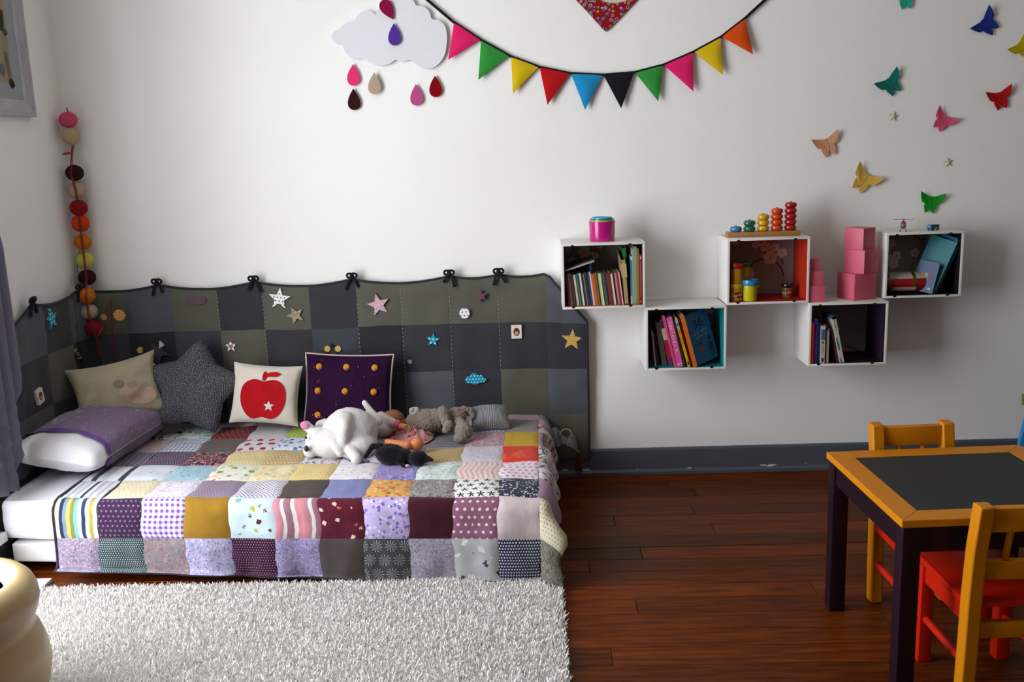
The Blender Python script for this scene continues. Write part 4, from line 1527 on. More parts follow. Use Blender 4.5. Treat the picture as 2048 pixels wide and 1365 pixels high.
WG = [(0, -.42), (.5, -.22), (1, 0), (.90, -.42), (.74, -.80), (.48, -.92), (.50, -1.15), (.34, -1.66), (.1, -1.5), (.015, -1.22)]
for L_, R_, col, lab, _ in BF:
    a, b = P(*L_, Y=-.015), P(*R_, Y=-.015)
    mid = (a + b) / 2
    half = (b - a).length / 2
    ang = math.degrees(math.atan2(b.z - a.z, b.x - a.x))
    M = T(mid.x, -.0025, mid.z) @ Ry(-ang)
    t_ = thing('paper_butterfly', lab, 'butterfly', group='paper butterflies', M=M)
    pm = paint(col, .75, .2, .05)
    for sg in (-1, 1):
        mb = MB()
        mb.prism([(x * half, z * half) for x, z in WG], 0, -.0009)
        for v in mb.v:
            v.y -= (v.x / half) ** 2 * half * .2 + .002 + abs(v.z / half + .8) * .002
            v.x *= sg
        if sg < 0:
            mb.f = [f[::-1] for f in mb.f]
            mb.uv = {}
        mb.build('wing', pm, t_, smooth=False)
    MB().prism([(-.05 * half, -.35 * half), (.05 * half, -.35 * half), (.09 * half, -.9 * half), (.0, -1.3 * half), (-.09 * half, -.9 * half)], -.0, -.0055).build('body', pm, t_, smooth=False)
for x, y_, rot, lab in ((1787, 233, 10, 'small pale green glow star left of the pink butterfly'), (1896, 325, -8, 'small pale green glow star above the green butterfly')):
    c = P(x, y_, Y=-.003)
    mb = MB()
    st = star_poly(.020, .45)
    mb.add([(px, 0, pz) for px, pz in st] + [(0, -.005, 0)], [((i + 1) % 10, i, 10) for i in range(10)] + [tuple(range(10))])
    o = mb.build('glow_star', paint('#b6c4a0', .5), smooth=False)
    o.matrix_basis = Matrix.Translation(c) @ Ry(rot)
    tag(o, lab, 'star', 'glow stars')

# ------------------------------------------------------------------ wall boxes used as shelves
def shelf_box(x0, x1, z0, z1, dep, inner, label, blossoms, floor_col=None, th=.0085):
    t_ = thing('wall_box_shelf', label, 'shelf', ((x0 + x1) / 2, 0, z0), group='white wall boxes')
    W_ = (x1 - x0) / 2
    H_ = z1 - z0
    BW = paint('#dcdad6', .5, .3, .05)
    IN = paint(inner, .55, .3, .1)
    FL_ = paint(floor_col or inner, .55, .3, .1)
    ll = .0015

    def pan(name, lo, hi):
        return MB().box(lo, hi, cham=.0012).build(name, BW, t_)
    pan('top_panel', (-W_, -dep, H_ - th), (W_, -.001, H_))
    pan('bottom_panel', (-W_, -dep, 0), (W_, -.001, th))
    pan('side_panel', (-W_, -dep + .0005, th), (-W_ + th, -.001, H_ - th))
    pan('side_panel', (W_ - th, -dep + .0005, th), (W_, -.001, H_ - th))
    MB().box((-W_ + th, -dep + .004, th), (-W_ + th + ll, -.008, H_ - th)).build('inner_lining', IN, t_, smooth=False)
    MB().box((W_ - th - ll, -dep + .004, th), (W_ - th, -.008, H_ - th)).build('inner_lining', IN, t_, smooth=False)
    MB().box((-W_ + th, -dep + .004, th), (W_ - th, -.008, th + ll)).build('inner_lining', FL_, t_, smooth=False)
    MB().box((-W_ + th, -dep + .004, H_ - th - ll), (W_ - th, -.008, H_ - th)).build('inner_lining', IN, t_, smooth=False)
    bp = MB().box((-W_ + th, -.008, th), (W_ - th, -.003, H_ - th)).build('back_panel', paint('#8f8684', .8, .2, .06), t_, smooth=False)
    CL = paint('#131214', .4)
    for fx in (.13, .82):
        for zz in (H_ - th, th):
            MB().box((-W_ + 2 * W_ * fx - .005, -dep - .002, zz - .004), (-W_ + 2 * W_ * fx + .005, -dep + .012, zz + .004), cham=.001).build('clip', CL, t_)
    PET, HRT, BR = paint('#dcc2bc', .8, .2, .08), paint('#a07874', .8), paint('#2e2726', .8)
    flowers, branches = blossoms
    for bx, bz, r in flowers:
        mb = MB()
        for k in range(5):
            a = 2 * PI * k / 5 + bx * 9
            mb.prism(ell(r * .46, r * .46, 12, bx + math.cos(a) * r * .55, bz + math.sin(a) * r * .55), -.0082 - .0001 * k, -.0088 - .0001 * k)
        mb.build('printed_blossom', PET, bp, smooth=False)
        MB().prism(ell(r * .16, r * .16, 10, bx, bz), -.009, -.0096).build('printed_blossom_eye', HRT, bp, smooth=False)
    for pts, r in branches:
        mb = MB().tube([(x, -.0085, z) for x, z in pts], r, 6)
        for v in mb.v:
            v.y = -.0085 + (v.y + .0085) * .15
        mb.build('printed_twig', BR, bp)
    return t_


def arc(cx, cz, rx, rz, a0, a1, n=9):
    return [(cx + rx * math.cos(math.radians(a0 + (a1 - a0) * k / (n - 1))), cz + rz * math.sin(math.radians(a0 + (a1 - a0) * k / (n - 1)))) for k in range(n)]


B1 = (1.868, 2.171, .708, .949)
B2 = (2.1725, 2.469, .4665, .7045)
B3 = (2.471, 2.768, .7055, .948)
B4 = (2.7695, 3.055, .468, .7045)
B5 = (3.0575, 3.338, .7055, .947)
shelf_box(*B1, .205, '#3a2c26', 'white wall box packed full of thin books', ([(-.105, .155, .02), (-.06, .19, .026), (-.02, .175, .016), (-.12, .2, .014), (.0, .212, .014)], [([(-.05, .15), (-.03, .18), (-.01, .2)], .003)]), '#b06a2c')
shelf_box(*B2, .2, '#0f7a82', 'white wall box with turquoise lining and leaning books', ([(.09, .17, .018), (.12, .19, .014), (.11, .14, .014)], [([(.06, .2), (.09, .18), (.13, .2)], .002)]))
shelf_box(*B3, .195, '#b0260f', 'white wall box with red lining holding modelling clay tubs', ([(-.005, .2, .016), (.03, .192, .022), (.066, .186, .02), (.05, .148, .028), (.095, .165, .02), (-.03, .09, .022), (-.005, .055, .016), (.0, .04, .012), (-.08, .215, .016), (.018, .222, .014)], [(arc(.03, .06, .075, .085, 10, 160), .0022), ([(.07, .17), (.09, .16), (.1, .12)], .002), ([(-.1, .225), (-.05, .228), (.0, .215)], .0025)]), '#9c1d14')
shelf_box(*B4, .205, '#241428', 'white wall box with dark lining, lowest on the right', ([(.02, .1, .012)], [([(.06, .03), (.085, .022), (.11, .01)], .002)]))
shelf_box(*B5, .15, '#171016', 'white wall box on the far right holding a red tin', ([(-.09, .165, .018), (-.07, .19, .016), (-.095, .205, .014), (-.085, .13, .022), (-.05, .14, .02), (-.06, .11, .02), (.02, .15, .018)], [([(-.09, .225), (-.05, .222), (-.02, .228)], .0025), ([(-.12, .15), (-.1, .148), (-.08, .155)], .002), ([(.0, .225), (.04, .2), (.06, .2)], .002)]))

# ------------------------------------------------------------------ books
PAGE = paint('#cfc8ba', .9, .1, .08)


def book(x, yf, z, t, h, d, col, lean, label, group, pivot_right=None, cover2=None, twist=0.0, rough=.45):
    """book standing with its spine to the front at y = yf; lean in degrees, negative = top to the left"""
    pr = lean > 0 if pivot_right is None else pivot_right
    o = -t if pr else 0.0
    c = .0012 if t > .006 else .0006
    mb = MB()
    mb.box((o, 0, 0), (o + c, d, h))
    mb.box((o + t - c, 0, 0), (o + t, d, h))
    mb.box((o + c, 0, 0), (o + t - c, c, h))
    ins = .0025
    mb.box((o + c, c, ins), (o + t - c, d - ins, h - ins), mi=1)
    ob = mb.build('book', [paint(col, rough, .4, .08), PAGE], smooth=False)
    ob.matrix_basis = T(x, yf, z) @ Rz(twist) @ Ry(lean)
    tag(ob, label, 'book', group)
    return ob


def scribble(name, x, z0, z1, wdt, mat, parent, seed, M=None, step=.0042):
    """unreadable small print: short strokes running along the spine"""
    r_ = random.Random(seed)
    mb = MB()
    z = z0
    while z < z1:
        L = step * r_.uniform(.45, .8)
        if r_.random() > .14:
            a, b = x - wdt / 2 * r_.uniform(.5, 1), x + wdt / 2 * r_.uniform(.5, 1)
            mb.box((a, -.0006, z), (b, 0, z + L * .45))
            mb.box((a, -.0006, z), (a + wdt * .22, 0, z + L))
        z += step
    return mb.build(name, mat, parent, smooth=False, M=M)


# packed box
fl = B1[2] + .0103
x = B1[0] + .0125
GR = 'thin books in the packed wall box'
thin = [('#7a1020', .0075, 'dark red'), ('#8f8f8d', .005, 'grey'), ('#26302c', .005, 'blackish green'), ('#a8602c', .004, 'rust brown'), ('#35242e', .005, 'dark plum'), ('#b9b4ac', .006, 'off-white'), ('#84a02c', .0065, 'lime green'), ('#2a5a9a', .0055, 'blue'), ('#d8d0d4', .005, 'white'), ('#2c2c2e', .005, 'black'), ('#a8a858', .004, 'olive yellow'), ('#33303a', .006, 'charcoal'), ('#8a8498', .005, 'lilac grey'), ('#24468a', .0045, 'navy blue'), ('#c8c4c0', .005, 'pale grey'), ('#c85a14', .0095, 'orange'), ('#d4cec4', .0065, 'cream white'), ('#27382c', .0045, 'dark green'), ('#c0a85a', .0045, 'mustard'), ('#d6d0b4', .004, 'pale yellow'), ('#0f7a5c', .005, 'emerald'), ('#b4b4ae', .005, 'light grey'), ('#1b2438', .0055, 'midnight blue'), ('#7a352c', .0065, 'brick red'), ('#6a2a26', .0065, 'maroon'), ('#c9c4be', .006, 'ivory'), ('#6e1c22', .0055, 'wine red'), ('#8f8c88', .0055, 'stone grey'), ('#a3121c', .0065, 'scarlet'), ('#c8c0b8', .0035, 'bone white')]
yf1 = -.195
for k, (c, th, nm) in enumerate(thin):
    th *= 1.2
    lean = -4.5 - 2.5 * min(1, k / 6)
    h = .119 + rnd.uniform(-.004, .004)
    book(x + h * math.sin(math.radians(-lean)) * 1.0 if k == 0 else x, yf1 + rnd.uniform(0, .012), fl, th, h, .13, c, lean, 'thin %s book, %s from the left in the packed wall box' % (nm, ORD[k + 1]), GR)
    if k == 0:
        x += h * math.sin(math.radians(-lean))
    x += th / math.cos(math.radians(lean)) + .0002
x_end = x
# tan magazine file with a green book
xb = x_end + .002
t_ = thing('magazine_file', 'tan cardboard magazine file holding a green book in the packed box', 'file', (xb, -.19, fl), 0)
t_.matrix_basis = T(xb, -.19, fl) @ Ry(-4)
TAN = paint('#a8875c', .8, .2)
mb = MB()
mb.box((0, 0, 0), (.018, .002, .165)).box((0, 0, 0), (.002, .13, .165)).box((.016, 0, 0), (.018, .13, .165)).box((0, 0, 0), (.018, .13, .002)).box((0, .128, 0), (.018, .13, .19))
mb.add([(0, 0, .165), (.002, 0, .165), (.002, .128, .19), (0, .13, .19), (0, .13, .165), (.002, .128, .165)], [(0, 1, 2, 3), (0, 3, 4), (1, 5, 2)])
mb.build('file_walls', TAN, t_, smooth=False)
MB().box((-.001, -.0015, .1), (.019, 0, .15)).build('file_label', paint('#b89a70', .8), t_, smooth=False)
book(xb + .014, -.14, fl + .003, .011, .2, .11, '#1d8a34', -4, 'bright green book standing in the tan magazine file', GR, False)
x = B1[1] - .0105
for c, th, h, nm in (('#8a1020', .0088, .185, 'red book with white spine lettering, rightmost in the packed box'), ('#b06a34', .003, .205, 'thin orange book beside the red one in the packed box'), ('#6a8a3c', .004, .206, 'thin leaf green book near the right end of the packed box'), ('#8a9a7c', .0115, .212, 'thick pale green book near the right end of the packed box'), ('#a8a49a', .004, .205, 'thin light grey book left of the thick pale green book'), ('#3d84a8', .0058, .178, 'slim sky blue book right of the tan magazine file')):
    x -= th + .0006
    o = book(x, -.198 if 'rightmost' in nm else -.185, fl, th, h, .15, c, 0, nm, 'tall books in the packed wall box')
    if 'rightmost' in nm:
        scribble('spine_lettering', th / 2, .028, .155, th * .5, paint('#c8a8a8', .6), o, 1)
        MB().box((th * .3, -.0006, .01), (th * .7, 0, .013)).build('spine_mark', paint('#d8c8c8', .6), o, smooth=False)
        MB().prism([(.002, h - .008), (.004, h - .012), (.007, h - .006), (.006, h - .016), (.003, h - .02)], 0, -.0006).build('spine_mark', paint('#d8d0d0', .6), o, smooth=False)
    if 'slim sky' in nm:
        x -= .003
        MB().box((.0004, -.0005, .0), (th - .0004, 0, .03)).build('spine_label', paint('#c9c0b0', .6), o, smooth=False)
        MB().box((.0004, -.0005, h - .014), (th - .0004, 0, h - .002)).build('spine_label', paint('#d8d4cc', .6), o, smooth=False)
o = book(B1[0] + .118, -.14, fl, .009, .162, .1, '#1d5c9c', -6, 'blue book standing taller than the thin books in the packed box', GR, False)
for k, (c, nm, dz, ang) in enumerate((('#a8a29e', 'pale magazine lying slanted on top of the packed thin books', 0.0, -17), ('#24342c', 'dark green magazine lying on the pale one in the packed box', .0055, -16))):
    mb = MB()
    mb.box((0, 0, 0), (.112, .12, .0012)).box((0, 0, .0038), (.112, .12, .005)).box((0, 0, .0012), (.112, .0012, .0038)).box((.001, .0012, .0012), (.111, .119, .0038), mi=1)
    ob = mb.build('magazine', [paint(c, .35), PAGE], smooth=False)
    ob.matrix_basis = T(B1[0] + .0135, -.185 + .02 * k, fl + .128 + dz) @ Ry(ang)
    tag(ob, nm, 'magazine', 'magazines in the packed wall box')

# turquoise box
fl = B2[2] + .0103
x = B2[0] + .036
G2 = 'leaning books in the turquoise lined box'
b2 = [('#a39c90', .006, .135, -5, 'thin grey book at the left end of the turquoise lined box'), ('#4a2030', .007, .125, -6, 'thin dark wine book, second from left in the turquoise lined box'), ('#1d3a4a', .005, .12, -7, 'thin dark blue book, third from left in the turquoise lined box'), ('#4a463e', .018, .165, -9, 'thick olive grey book in the turquoise lined box'), ('#8a1838', .016, .175, -11, 'red and purple patterned book left of the pink ones'), ('#c24a6c', .008, .197, -13, 'slim rose pink book left of the thick pink one'), ('#d0529a', .021, .19, -12.5, 'thick bright pink book lettered couleurs'), ('#6a6a4a', .008, .175, -13, 'thin olive book right of the thick pink one'), ('#c9a010', .0085, .192, -15, 'yellow spined book in the turquoise lined box'), ('#8a1a14', .007, .185, -15, 'dark red book between the yellow and orange ones'), ('#cc6410', .014, .2, -14.5, 'thick orange book with blue front cover numbered 36')]
xs = [.036, .043, .052, .065, .088, .107, .117, .142, .156, .1665, .1755]
yfs = [-.17, -.16, -.15, -.165, -.17, -.195, -.2, -.18, -.202, -.19, -.204]
obs = {}
for k, ((c, th, h, ln, nm), xx, yy) in enumerate(zip(b2, xs, yfs)):
    ex = 0
    obs[k] = book(B2[0] + xx, yy, fl, th, h, .13 if k < 10 else .15, c, ln, nm, G2, False)
o = obs[6]
LETC = ['#e4dce8', '#e4dce8', '#e8e070', '#9ad080', '#e8d070', '#80c8e0', '#e4dce8', '#a0d890']
zc = .178
for ch, cc_ in zip('couleurs', LETC):
    text('spine_letter', ch, .019, T(.0105, -.0004, zc - .006) @ Rx(90) @ Rz(-90), paint(cc_, .6), o, .0002)
    zc -= .0125
MB().box((.001, -.0006, .01), (.02, 0, .013)).build('spine_band', paint('#d8c8d8', .6), o, smooth=False)
MB().prism(star_poly(.008, .5, 5), 0, -.0005, T(.0105, 0, .064)).build('spine_mark', paint('#b0b070', .6), o, smooth=False)
o = obs[8]
MB().box((.0003, -.0006, .152), (.0082, 0, .191)).build('spine_label', paint('#7ab8c8', .6), o, smooth=False)
MB().box((.002, -.0009, .162), (.0065, 0, .172)).build('spine_mark', paint('#22388a', .6), o, smooth=False)
scribble('spine_lettering', .0042, .09, .142, .0045, paint('#6a5210', .6), o, 2)
MB().box((.0015, -.0006, .01), (.007, 0, .022)).build('spine_mark', paint('#3a3010', .6), o, smooth=False)
o = obs[4]
MB().box((.0005, -.0006, .1), (.0155, 0, .145)).build('spine_label', paint('#a8a488', .7), o, smooth=False)
MB().box((.0005, -.0006, .145), (.0155, 0, .174)).build('spine_label', paint('#2a1a3a', .7), o, smooth=False)
MB().box((.0005, -.0006, .0), (.0155, 0, .024)).build('spine_label', paint('#4a2a6a', .7), o, smooth=False)
# blue front cover of the orange book, opened outwards to the viewer
o = obs[10]
CVM = T(.014, .0, 0) @ Rz(-58)
cv = MB().box((0, 0, .002), (.0015, .106, .196)).build('front_cover', paint('#14507a', .4, .4, .1), o, smooth=False, M=CVM)
CT = lambda yy, zz: T(.0018, yy, zz) @ Rz(90) @ Rx(90) @ Rz(6)
text('cover_number', '36', .048, CT(.05, .152), paint('#0c0e14', .6), cv, .0002, sx=1.0)
scribble('cover_title', 0, -.036, .036, .010, paint('#7a92a4', .6), cv, 7, T(.0016, .05, .118) @ Rz(90) @ Ry(84), .007)
scribble('cover_title', 0, -.026, .026, .009, paint('#7a92a4', .6), cv, 8, T(.0016, .055, .102) @ Rz(90) @ Ry(84), .007)


def cover_blob(poly, yy, zz, col, name='cover_drawing'):
    MB().prism(poly, 0, -.0004, T(.0015, yy, zz) @ Rz(90)).build(name, paint(col, .6), cv, smooth=False)


cover_blob(ell(.007, .007, 12), .04, .075, '#20303c')
cover_blob([(-.01, 0), (.01, 0), (.006, .024), (-.006, .024)], .04, .044, '#8a2a24')
cover_blob(ell(.008, .008, 12), .085, .082, '#1a1c24')
cover_blob([(-.011, 0), (.011, 0), (.008, .034), (-.008, .034)], .085, .036, '#16283c')
cover_blob([(-.006, -.022), (-.002, -.022), (-.001, 0), (-.005, 0)], .085, .036, '#3a3030')
cover_blob([(.002, -.022), (.006, -.022), (.005, 0), (.001, 0)], .085, .036, '#3a3030')

# dark lined lower right box
fl = B4[2] + .0103
G4 = 'books in the dark lined lower box'
for c, th, h, xx, yy, ln, nm in (('#b00c10', .0075, .152, .0115, -.204, 0, 'slim bright red book, leftmost in the dark lined lower box'), ('#1f2a7c', .013, .165, .0205, -.2, 0, 'royal blue book right of the slim red one'), ('#3c4648', .0085, .14, .035, -.19, 0, 'dark grey green book right of the royal blue one'), ('#b5b0a8', .0155, .14, .045, -.202, 0, 'thick white book with red spine lettering in the lower box'), ('#7a2a20', .004, .145, .0625, -.195, 0, 'thin rust red book right of the thick white one'), ('#9a8a74', .0075, .122, .068, -.2, 0, 'thin beige book in the dark lined lower box'), ('#3c1a1c', .009, .125, .108, -.19, -12, 'dark maroon book leaning under the white one'), ('#b8aea4', .0135, .178, .1185, -.206, -12, 'tall white spined book leaning in the dark lined lower box'), ('#8a7a1c', .004, .155, .1335, -.19, -12, 'thin olive yellow book behind the leaning white one')):
    o = book(B4[0] + xx, yy, fl, th, h, .14, c, ln, nm, G4, False)
    if 'thick white' in nm:
        MB().box((.0005, -.0006, .088), (.015, 0, .128)).build('spine_label', paint('#4a5484', .6), o, smooth=False)
        scribble('spine_lettering', .0052, .034, .068, .0035, paint('#a04a50', .6), o, 3)
        scribble('spine_lettering', .0104, .032, .068, .0035, paint('#a04a50', .6), o, 4)
        MB().prism(ell(.004, .0045, 12, .0078, .078), 0, -.0006).build('spine_mark', paint('#3a3a30', .6), o, smooth=False)
        MB().box((.004, -.0006, .006), (.012, 0, .02)).build('spine_mark', paint('#1c1c1c', .6), o, smooth=False)
    if 'royal' in nm:
        scribble('spine_lettering', .0075, .04, .115, .003, paint('#7a7aa0', .6), o, 5)
    if 'tall white' in nm:
        scribble('spine_lettering', .0068, .125, .168, .006, paint('#2c2420', .6), o, 6)
        MB().prism([(.0, .05), (.006, .052), (.007, .07), (.004, .095), (0, .1)], 0, -.0006).build('spine_mark', paint('#0f6a5a', .6), o, smooth=False)
        MB().prism([(.0, .0), (.006, .0), (.004, .018), (0, .022)], 0, -.0006).build('spine_mark', paint('#1d6a84', .6), o, smooth=False)
        MB().box((-.0002, .0, .168), (.0137, .1, .1782)).build('cover_edge', paint('#2a5c74', .5), o, smooth=False)

# far right box: books leaning right
fl = B5[2] + .0103
G5 = 'leaning books in the far right box'
xr = B5[0] + .225
for k, (c, th, h, d, ln, tw, px_, nm) in enumerate((('#1f3c6a', .006, .115, .075, 12, 42, .180, 'small navy blue book leaning beside the red tin'), ('#1f6a72', .008, .2, .105, 22, 40, .192, 'teal picture book leaning in the far right box'), ('#1d6a94', .006, .212, .10, 24, 38, .200, 'light blue book leaning behind the teal one'))):
    o = book(B5[0] + px_, -.135 + .012 * k, fl, th, h, d, c, ln, nm, G5, True, twist=-tw * .0)
    o.matrix_basis = T(B5[0] + px_, -.142 + .008 * k, fl) @ Ry(ln) @ Rz(tw)
    if k == 0:
        for i, (cc_) in enumerate(('#7a4a44', '#8a8a54', '#9a4a44')):
            MB().box((-th - .0006, .015 + .017 * i, .055), (-th, .028 + .017 * i, .072)).build('cover_mark', paint(cc_, .6), o, smooth=False)
        MB().box((-th - .0006, .012, .012), (-th, .022, .02)).build('cover_mark', paint('#a8b4bc', .6), o, smooth=False)
    if k == 1:
        MB().box((-th - .0006, .004, 0), (-th, .03, .022)).build('cover_mark', paint('#8a7a6a', .6), o, smooth=False)

# ------------------------------------------------------------------ toys on the boxes
# nested cups
c = P(1207.5, 478, Z=B1[3])
c = V((2.022, -.125, B1[3]))
R0 = .0485
for k, (col, r, top, nm) in enumerate((('#b30c70', R0, .074, 'magenta pink stacking cup, outermost of the nest'), ('#a8a814', .0462, .0775, 'yellow green stacking cup nested inside the pink one'), ('#1f8a5c', .0435, .081, 'green stacking cup nested third in the pile'), ('#1c5c8a', .041, .0845, 'dark blue stacking cup nested fourth in the pile'), ('#5aa8c8', .0375, .088, 'light blue stacking cup, innermost of the nest'))):
    zb = .0 if k == 0 else .006 * k
    pr = [(0.001, zb), (r * .94, zb), (r * .95, zb + .002), (r * .985, top - .006), (r + .0008, top - .006), (r + .0012, top - .002), (r, top), (r - .0014, top - .001), (r * .92, zb + .003), (.001, zb + .0025)]
    o = MB().lathe(pr, 40).build('stacking_cup', paint(col, .25, .5, .02, bump=0, coat=.3))
    o.matrix_basis = Matrix.Translation(c)
    tag(o, nm, 'cup', 'nested stacking cups')

# counting rings
sx0, sx1 = P(1453, 473, Y=-.12).x, P(1597, 471, Y=-.12).x
t_ = thing('ring_stacker', 'wooden counting toy with coloured rings in rising towers', 'toy', ((sx0 + sx1) / 2, -.12, B3[3] + .0005))
L2 = (sx1 - sx0) / 2
MB().box((-L2, -.027, 0), (L2, .027, .018), cham=.002).build('base', paint('#a3703a', .5, .4, .15), t_)
ringcol = ['#2f78b0', '#0f6248', '#c89a10', '#c23c0c', '#9c0f16']
for i in range(5):
    px_ = -L2 + (1431 + 100 * i - 1363) / 530 * 2 * L2
    MB().lathe([(.0045, .018), (.0045, .0195 + .0205 * (i + 1)), (.003, .0215 + .0205 * (i + 1)), (.0005, .022 + .0205 * (i + 1))], 14, T(px_, 0, 0)).build('peg', paint('#a3703a', .5), t_)
    for k in range(i + 1):
        z0 = .0183 + .0205 * k
        pr = [(.005, z0 + .003), (.009, z0 + .0008), (.016, z0), (.0205, z0 + .004), (.0225, z0 + .0102), (.0205, z0 + .0164), (.016, z0 + .0202), (.009, z0 + .0196), (.005, z0 + .0175)]
        MB().lathe(pr, 28, T(px_, 0, 0)).build('ring', paint(ringcol[i], .22, .5, .03, bump=0, coat=.4), t_, angle=80)

# pink cubes
PK = paint('#c85a70', .45, .4, .04)
zt = B4[3]
GC = 'pink wooden cubes on the dark lined box'
for s, px_, py_, rz, nm in ((.097, 1713, -.115, 21, 'large pink cube at the bottom of the tall pink tower'), (.087, 1721, -.115, 36, 'middle pink cube in the tall pink tower'), (.078, 1716, -.11, 40, 'top pink cube of the tall pink tower')):
    xx = P(px_, 570, Y=py_).x
    o = MB().box((-s / 2, -s / 2, 0), (s / 2, s / 2, s), cham=.0012).build('toy_cube', PK)
    o.matrix_basis = T(xx, py_, zt + .0002) @ Rz(rz)
    tag(o, nm, 'cube', GC)
    zt += s + .0003
zt = B4[3]
for s, xo, nm in ((.062, .0, 'bottom cube of the small pink tower by the red lined box'), (.052, .0, 'middle cube of the small pink tower by the red lined box'), (.043, -.004, 'top cube of the small pink tower by the red lined box')):
    o = MB().box((-s / 2, -s / 2, 0), (s / 2, s / 2, s), cham=.001).build('toy_cube', PK)
    o.matrix_basis = T(2.802 - .031 + xo - (s - .062) * -.3 + .001, -.165, zt + .0002) if False else T(2.7995 + xo - (.062 - s) * .28, -.155, zt + .0002)
    tag(o, nm, 'cube', GC)
    zt += s + .0003

# modelling clay tubs
fl = B3[2] + .0103


def tub(x, y_, z, r, h, lid, label, col='#b9a30c', txt=None, rot=0):
    t_ = thing('clay_tub', label, 'tub', (x, y_, z), math.radians(rot), 'modelling clay tubs')
    MB().lathe([(.001, 0), (r * .86, 0), (r * .88, .002), (r * .92, h * .72), (r * .92, h * .74)], 32).build('tub_body', paint(col, .3, .5, .04, bump=0, coat=.3), t_)
    MB().lathe([(r * .92, h * .74), (r * 1.0, h * .74), (r * 1.03, h * .76), (r * 1.03, h * .95), (r * .98, h), (r * .88, h), (r * .86, h * .97), (.001, h * .97)], 32).build('lid', paint(lid, .3, .5, .04, bump=0, coat=.3), t_)
    if txt:
        # curved oval label with lettering
        rl = r * .915
        mb = MB()
        mb.grid(lambda u, v: (rl * 1.012 * math.sin((u - .5) * 1.7), -rl * 1.012 * math.cos((u - .5) * 1.7), h * .36 + (v - .5) * h * .36 * math.sqrt(max(.02, 1 - (2 * u - 1) ** 2))), 16, 4)
        mb.build('label', paint('#7a0c10', .4), t_)
        o = text('label_lettering', txt, h * .24, Matrix.Identity(4), paint('#d8d0cc', .5), t_, .0001)
        for v in o.data.vertices:
            a = v.co.x / rl
            yy, zz = v.co.y, v.co.z
            R_ = rl * 1.03 + zz
            v.co = V((R_ * math.sin(a), -R_ * math.cos(a), h * .36 + yy + .003 * a))
    return t_


tub(2.510, -.155, fl, .027, .064, '#b99a10', 'lower yellow clay tub under the red lidded one', '#b5890c', 'Play-Doh', 16)
tub(2.512, -.155, fl + .0642, .0275, .076, '#8f0e10', 'upper amber clay tub with a red lid', '#a8740e')
tub(2.548, -.095, fl, .0255, .066, '#1c2a24', 'clay tub with dark lid hidden behind the blue lidded one', '#8a8a18')
tub(2.550, -.095, fl + .0662, .026, .069, '#0f6a30', 'yellow clay tub with a green lid stacked at the back', '#b0a60e', None)
tub(2.5605, -.165, fl, .0285, .078, '#1d7aa8', 'yellow clay tub with a blue lid at the front', '#b8ae10')
tub(2.712, -.105, fl, .0215, .050, '#101214', 'small dark yellow clay tub with a black lid', '#6a5c10', 'Play-Doh', -12)

# red tin barrel
tx0, tx1 = B5[0] + .012, B5[0] + .162
t_ = thing('tin_barrel', 'red and white tin barrel with brass bands lying in the far right box', 'tin', ((tx0 + tx1) / 2, -.085, fl), 0)
L2, R_ = (tx1 - tx0) / 2, .0395
t = NT('red_white_tin')
sp = t.n('ShaderNodeSeparateXYZ', {0: t.coord()})
band = t.m_('GREATER_THAN', sp.outputs[2], .018)
t.base(t.mix(band, '#8a0c10', '#a8a49c'))
t.rs(.3, .5)
Mx = T(0, 0, R_) @ Ry(90)
mb = MB().lathe([(.001, -L2), (R_ * .96, -L2), (R_ * .985, -L2 + .003), (R_ * .985, L2 - .003), (R_ * .96, L2), (.001, L2)], 40)
for v in mb.v:
    v.x, v.z = v.z, v.x
mb.f = [f[::-1] for f in mb.f]
bo = mb.build('tin_body', t.m, t_, M=T(0, 0, R_))
BRS = paint('#7a5a18', .35, .5, .2, metal=.7)
for xx in (-L2 + .012, L2 - .042):
    mb = MB().lathe([(R_ * .985, -.006), (R_ * 1.0, -.006), (R_ * 1.0, .006), (R_ * .985, .006)], 40)
    for v in mb.v:
        v.x, v.z = v.z, v.x
    mb.f = [f[::-1] for f in mb.f]
    bd = mb.build('brass_band', BRS, t_, M=T(xx, 0, R_))
    MB().box((-.004, -R_ - .003, -.002), (.004, -R_ + .002, .008), cham=.001).build('clasp', BRS, bd)
mb = MB().grid(lambda u, v: (-L2 + .025 + u * .09, -R_ * 1.0 * math.cos(-.75 + .4 * v), R_ + R_ * 1.0 * math.sin(-.75 + .4 * v)), 6, 6)
mb.build('tin_label', paint('#9a948c', .5), t_)

# toy helicopter
t_ = thing('toy_helicopter', 'tiny red toy helicopter with dark rotor on the far right box', 'toy', (P(1806, 465, Y=-.1).x, -.1, B5[3]), math.radians(-20))
RD = paint('#9c1016', .25, .5, .03, bump=0, coat=.3)
DK = paint('#1c1c1e', .4)
mb = MB()
mb.ball((0, 0, .021), (.0105, .017, .0125))
mb.ball((0, .004, .03), (.0095, .012, .008))
cap(mb, (0, .014, .023), (0, .05, .027), .005, .0025, 5)
remesh('fuselage', mb, RD, .0018, 2).parent = t_
MB().ball((0, -.0085, .0235), (.0085, .0095, .008)).build('canopy', paint('#5a6a7a', .1, .6, bump=0), t_)
MB().box((-.0012, .044, .024), (.0012, .054, .04)).build('tail_fin', RD, t_, smooth=False)
MB().tube([(0, 0, .037), (0, 0, .044)], .0016, 8).build('mast', DK, t_)
for a in (4, 94):
    MB().box((-.036, -.0022, .0435), (.036, .0022, .0445), Rz(a)).build('rotor_blade', DK, t_, smooth=False)
for sg in (-1, 1):
    MB().tube([(sg * .011, -.018, .0035), (sg * .011, -.015, .0013), (sg * .011, .016, .0013)], .0013, 6).build('skid', DK, t_)
    MB().tube([(sg * .011, -.006, .0013), (sg * .007, -.006, .012)], .001, 6).build('strut', DK, t_)
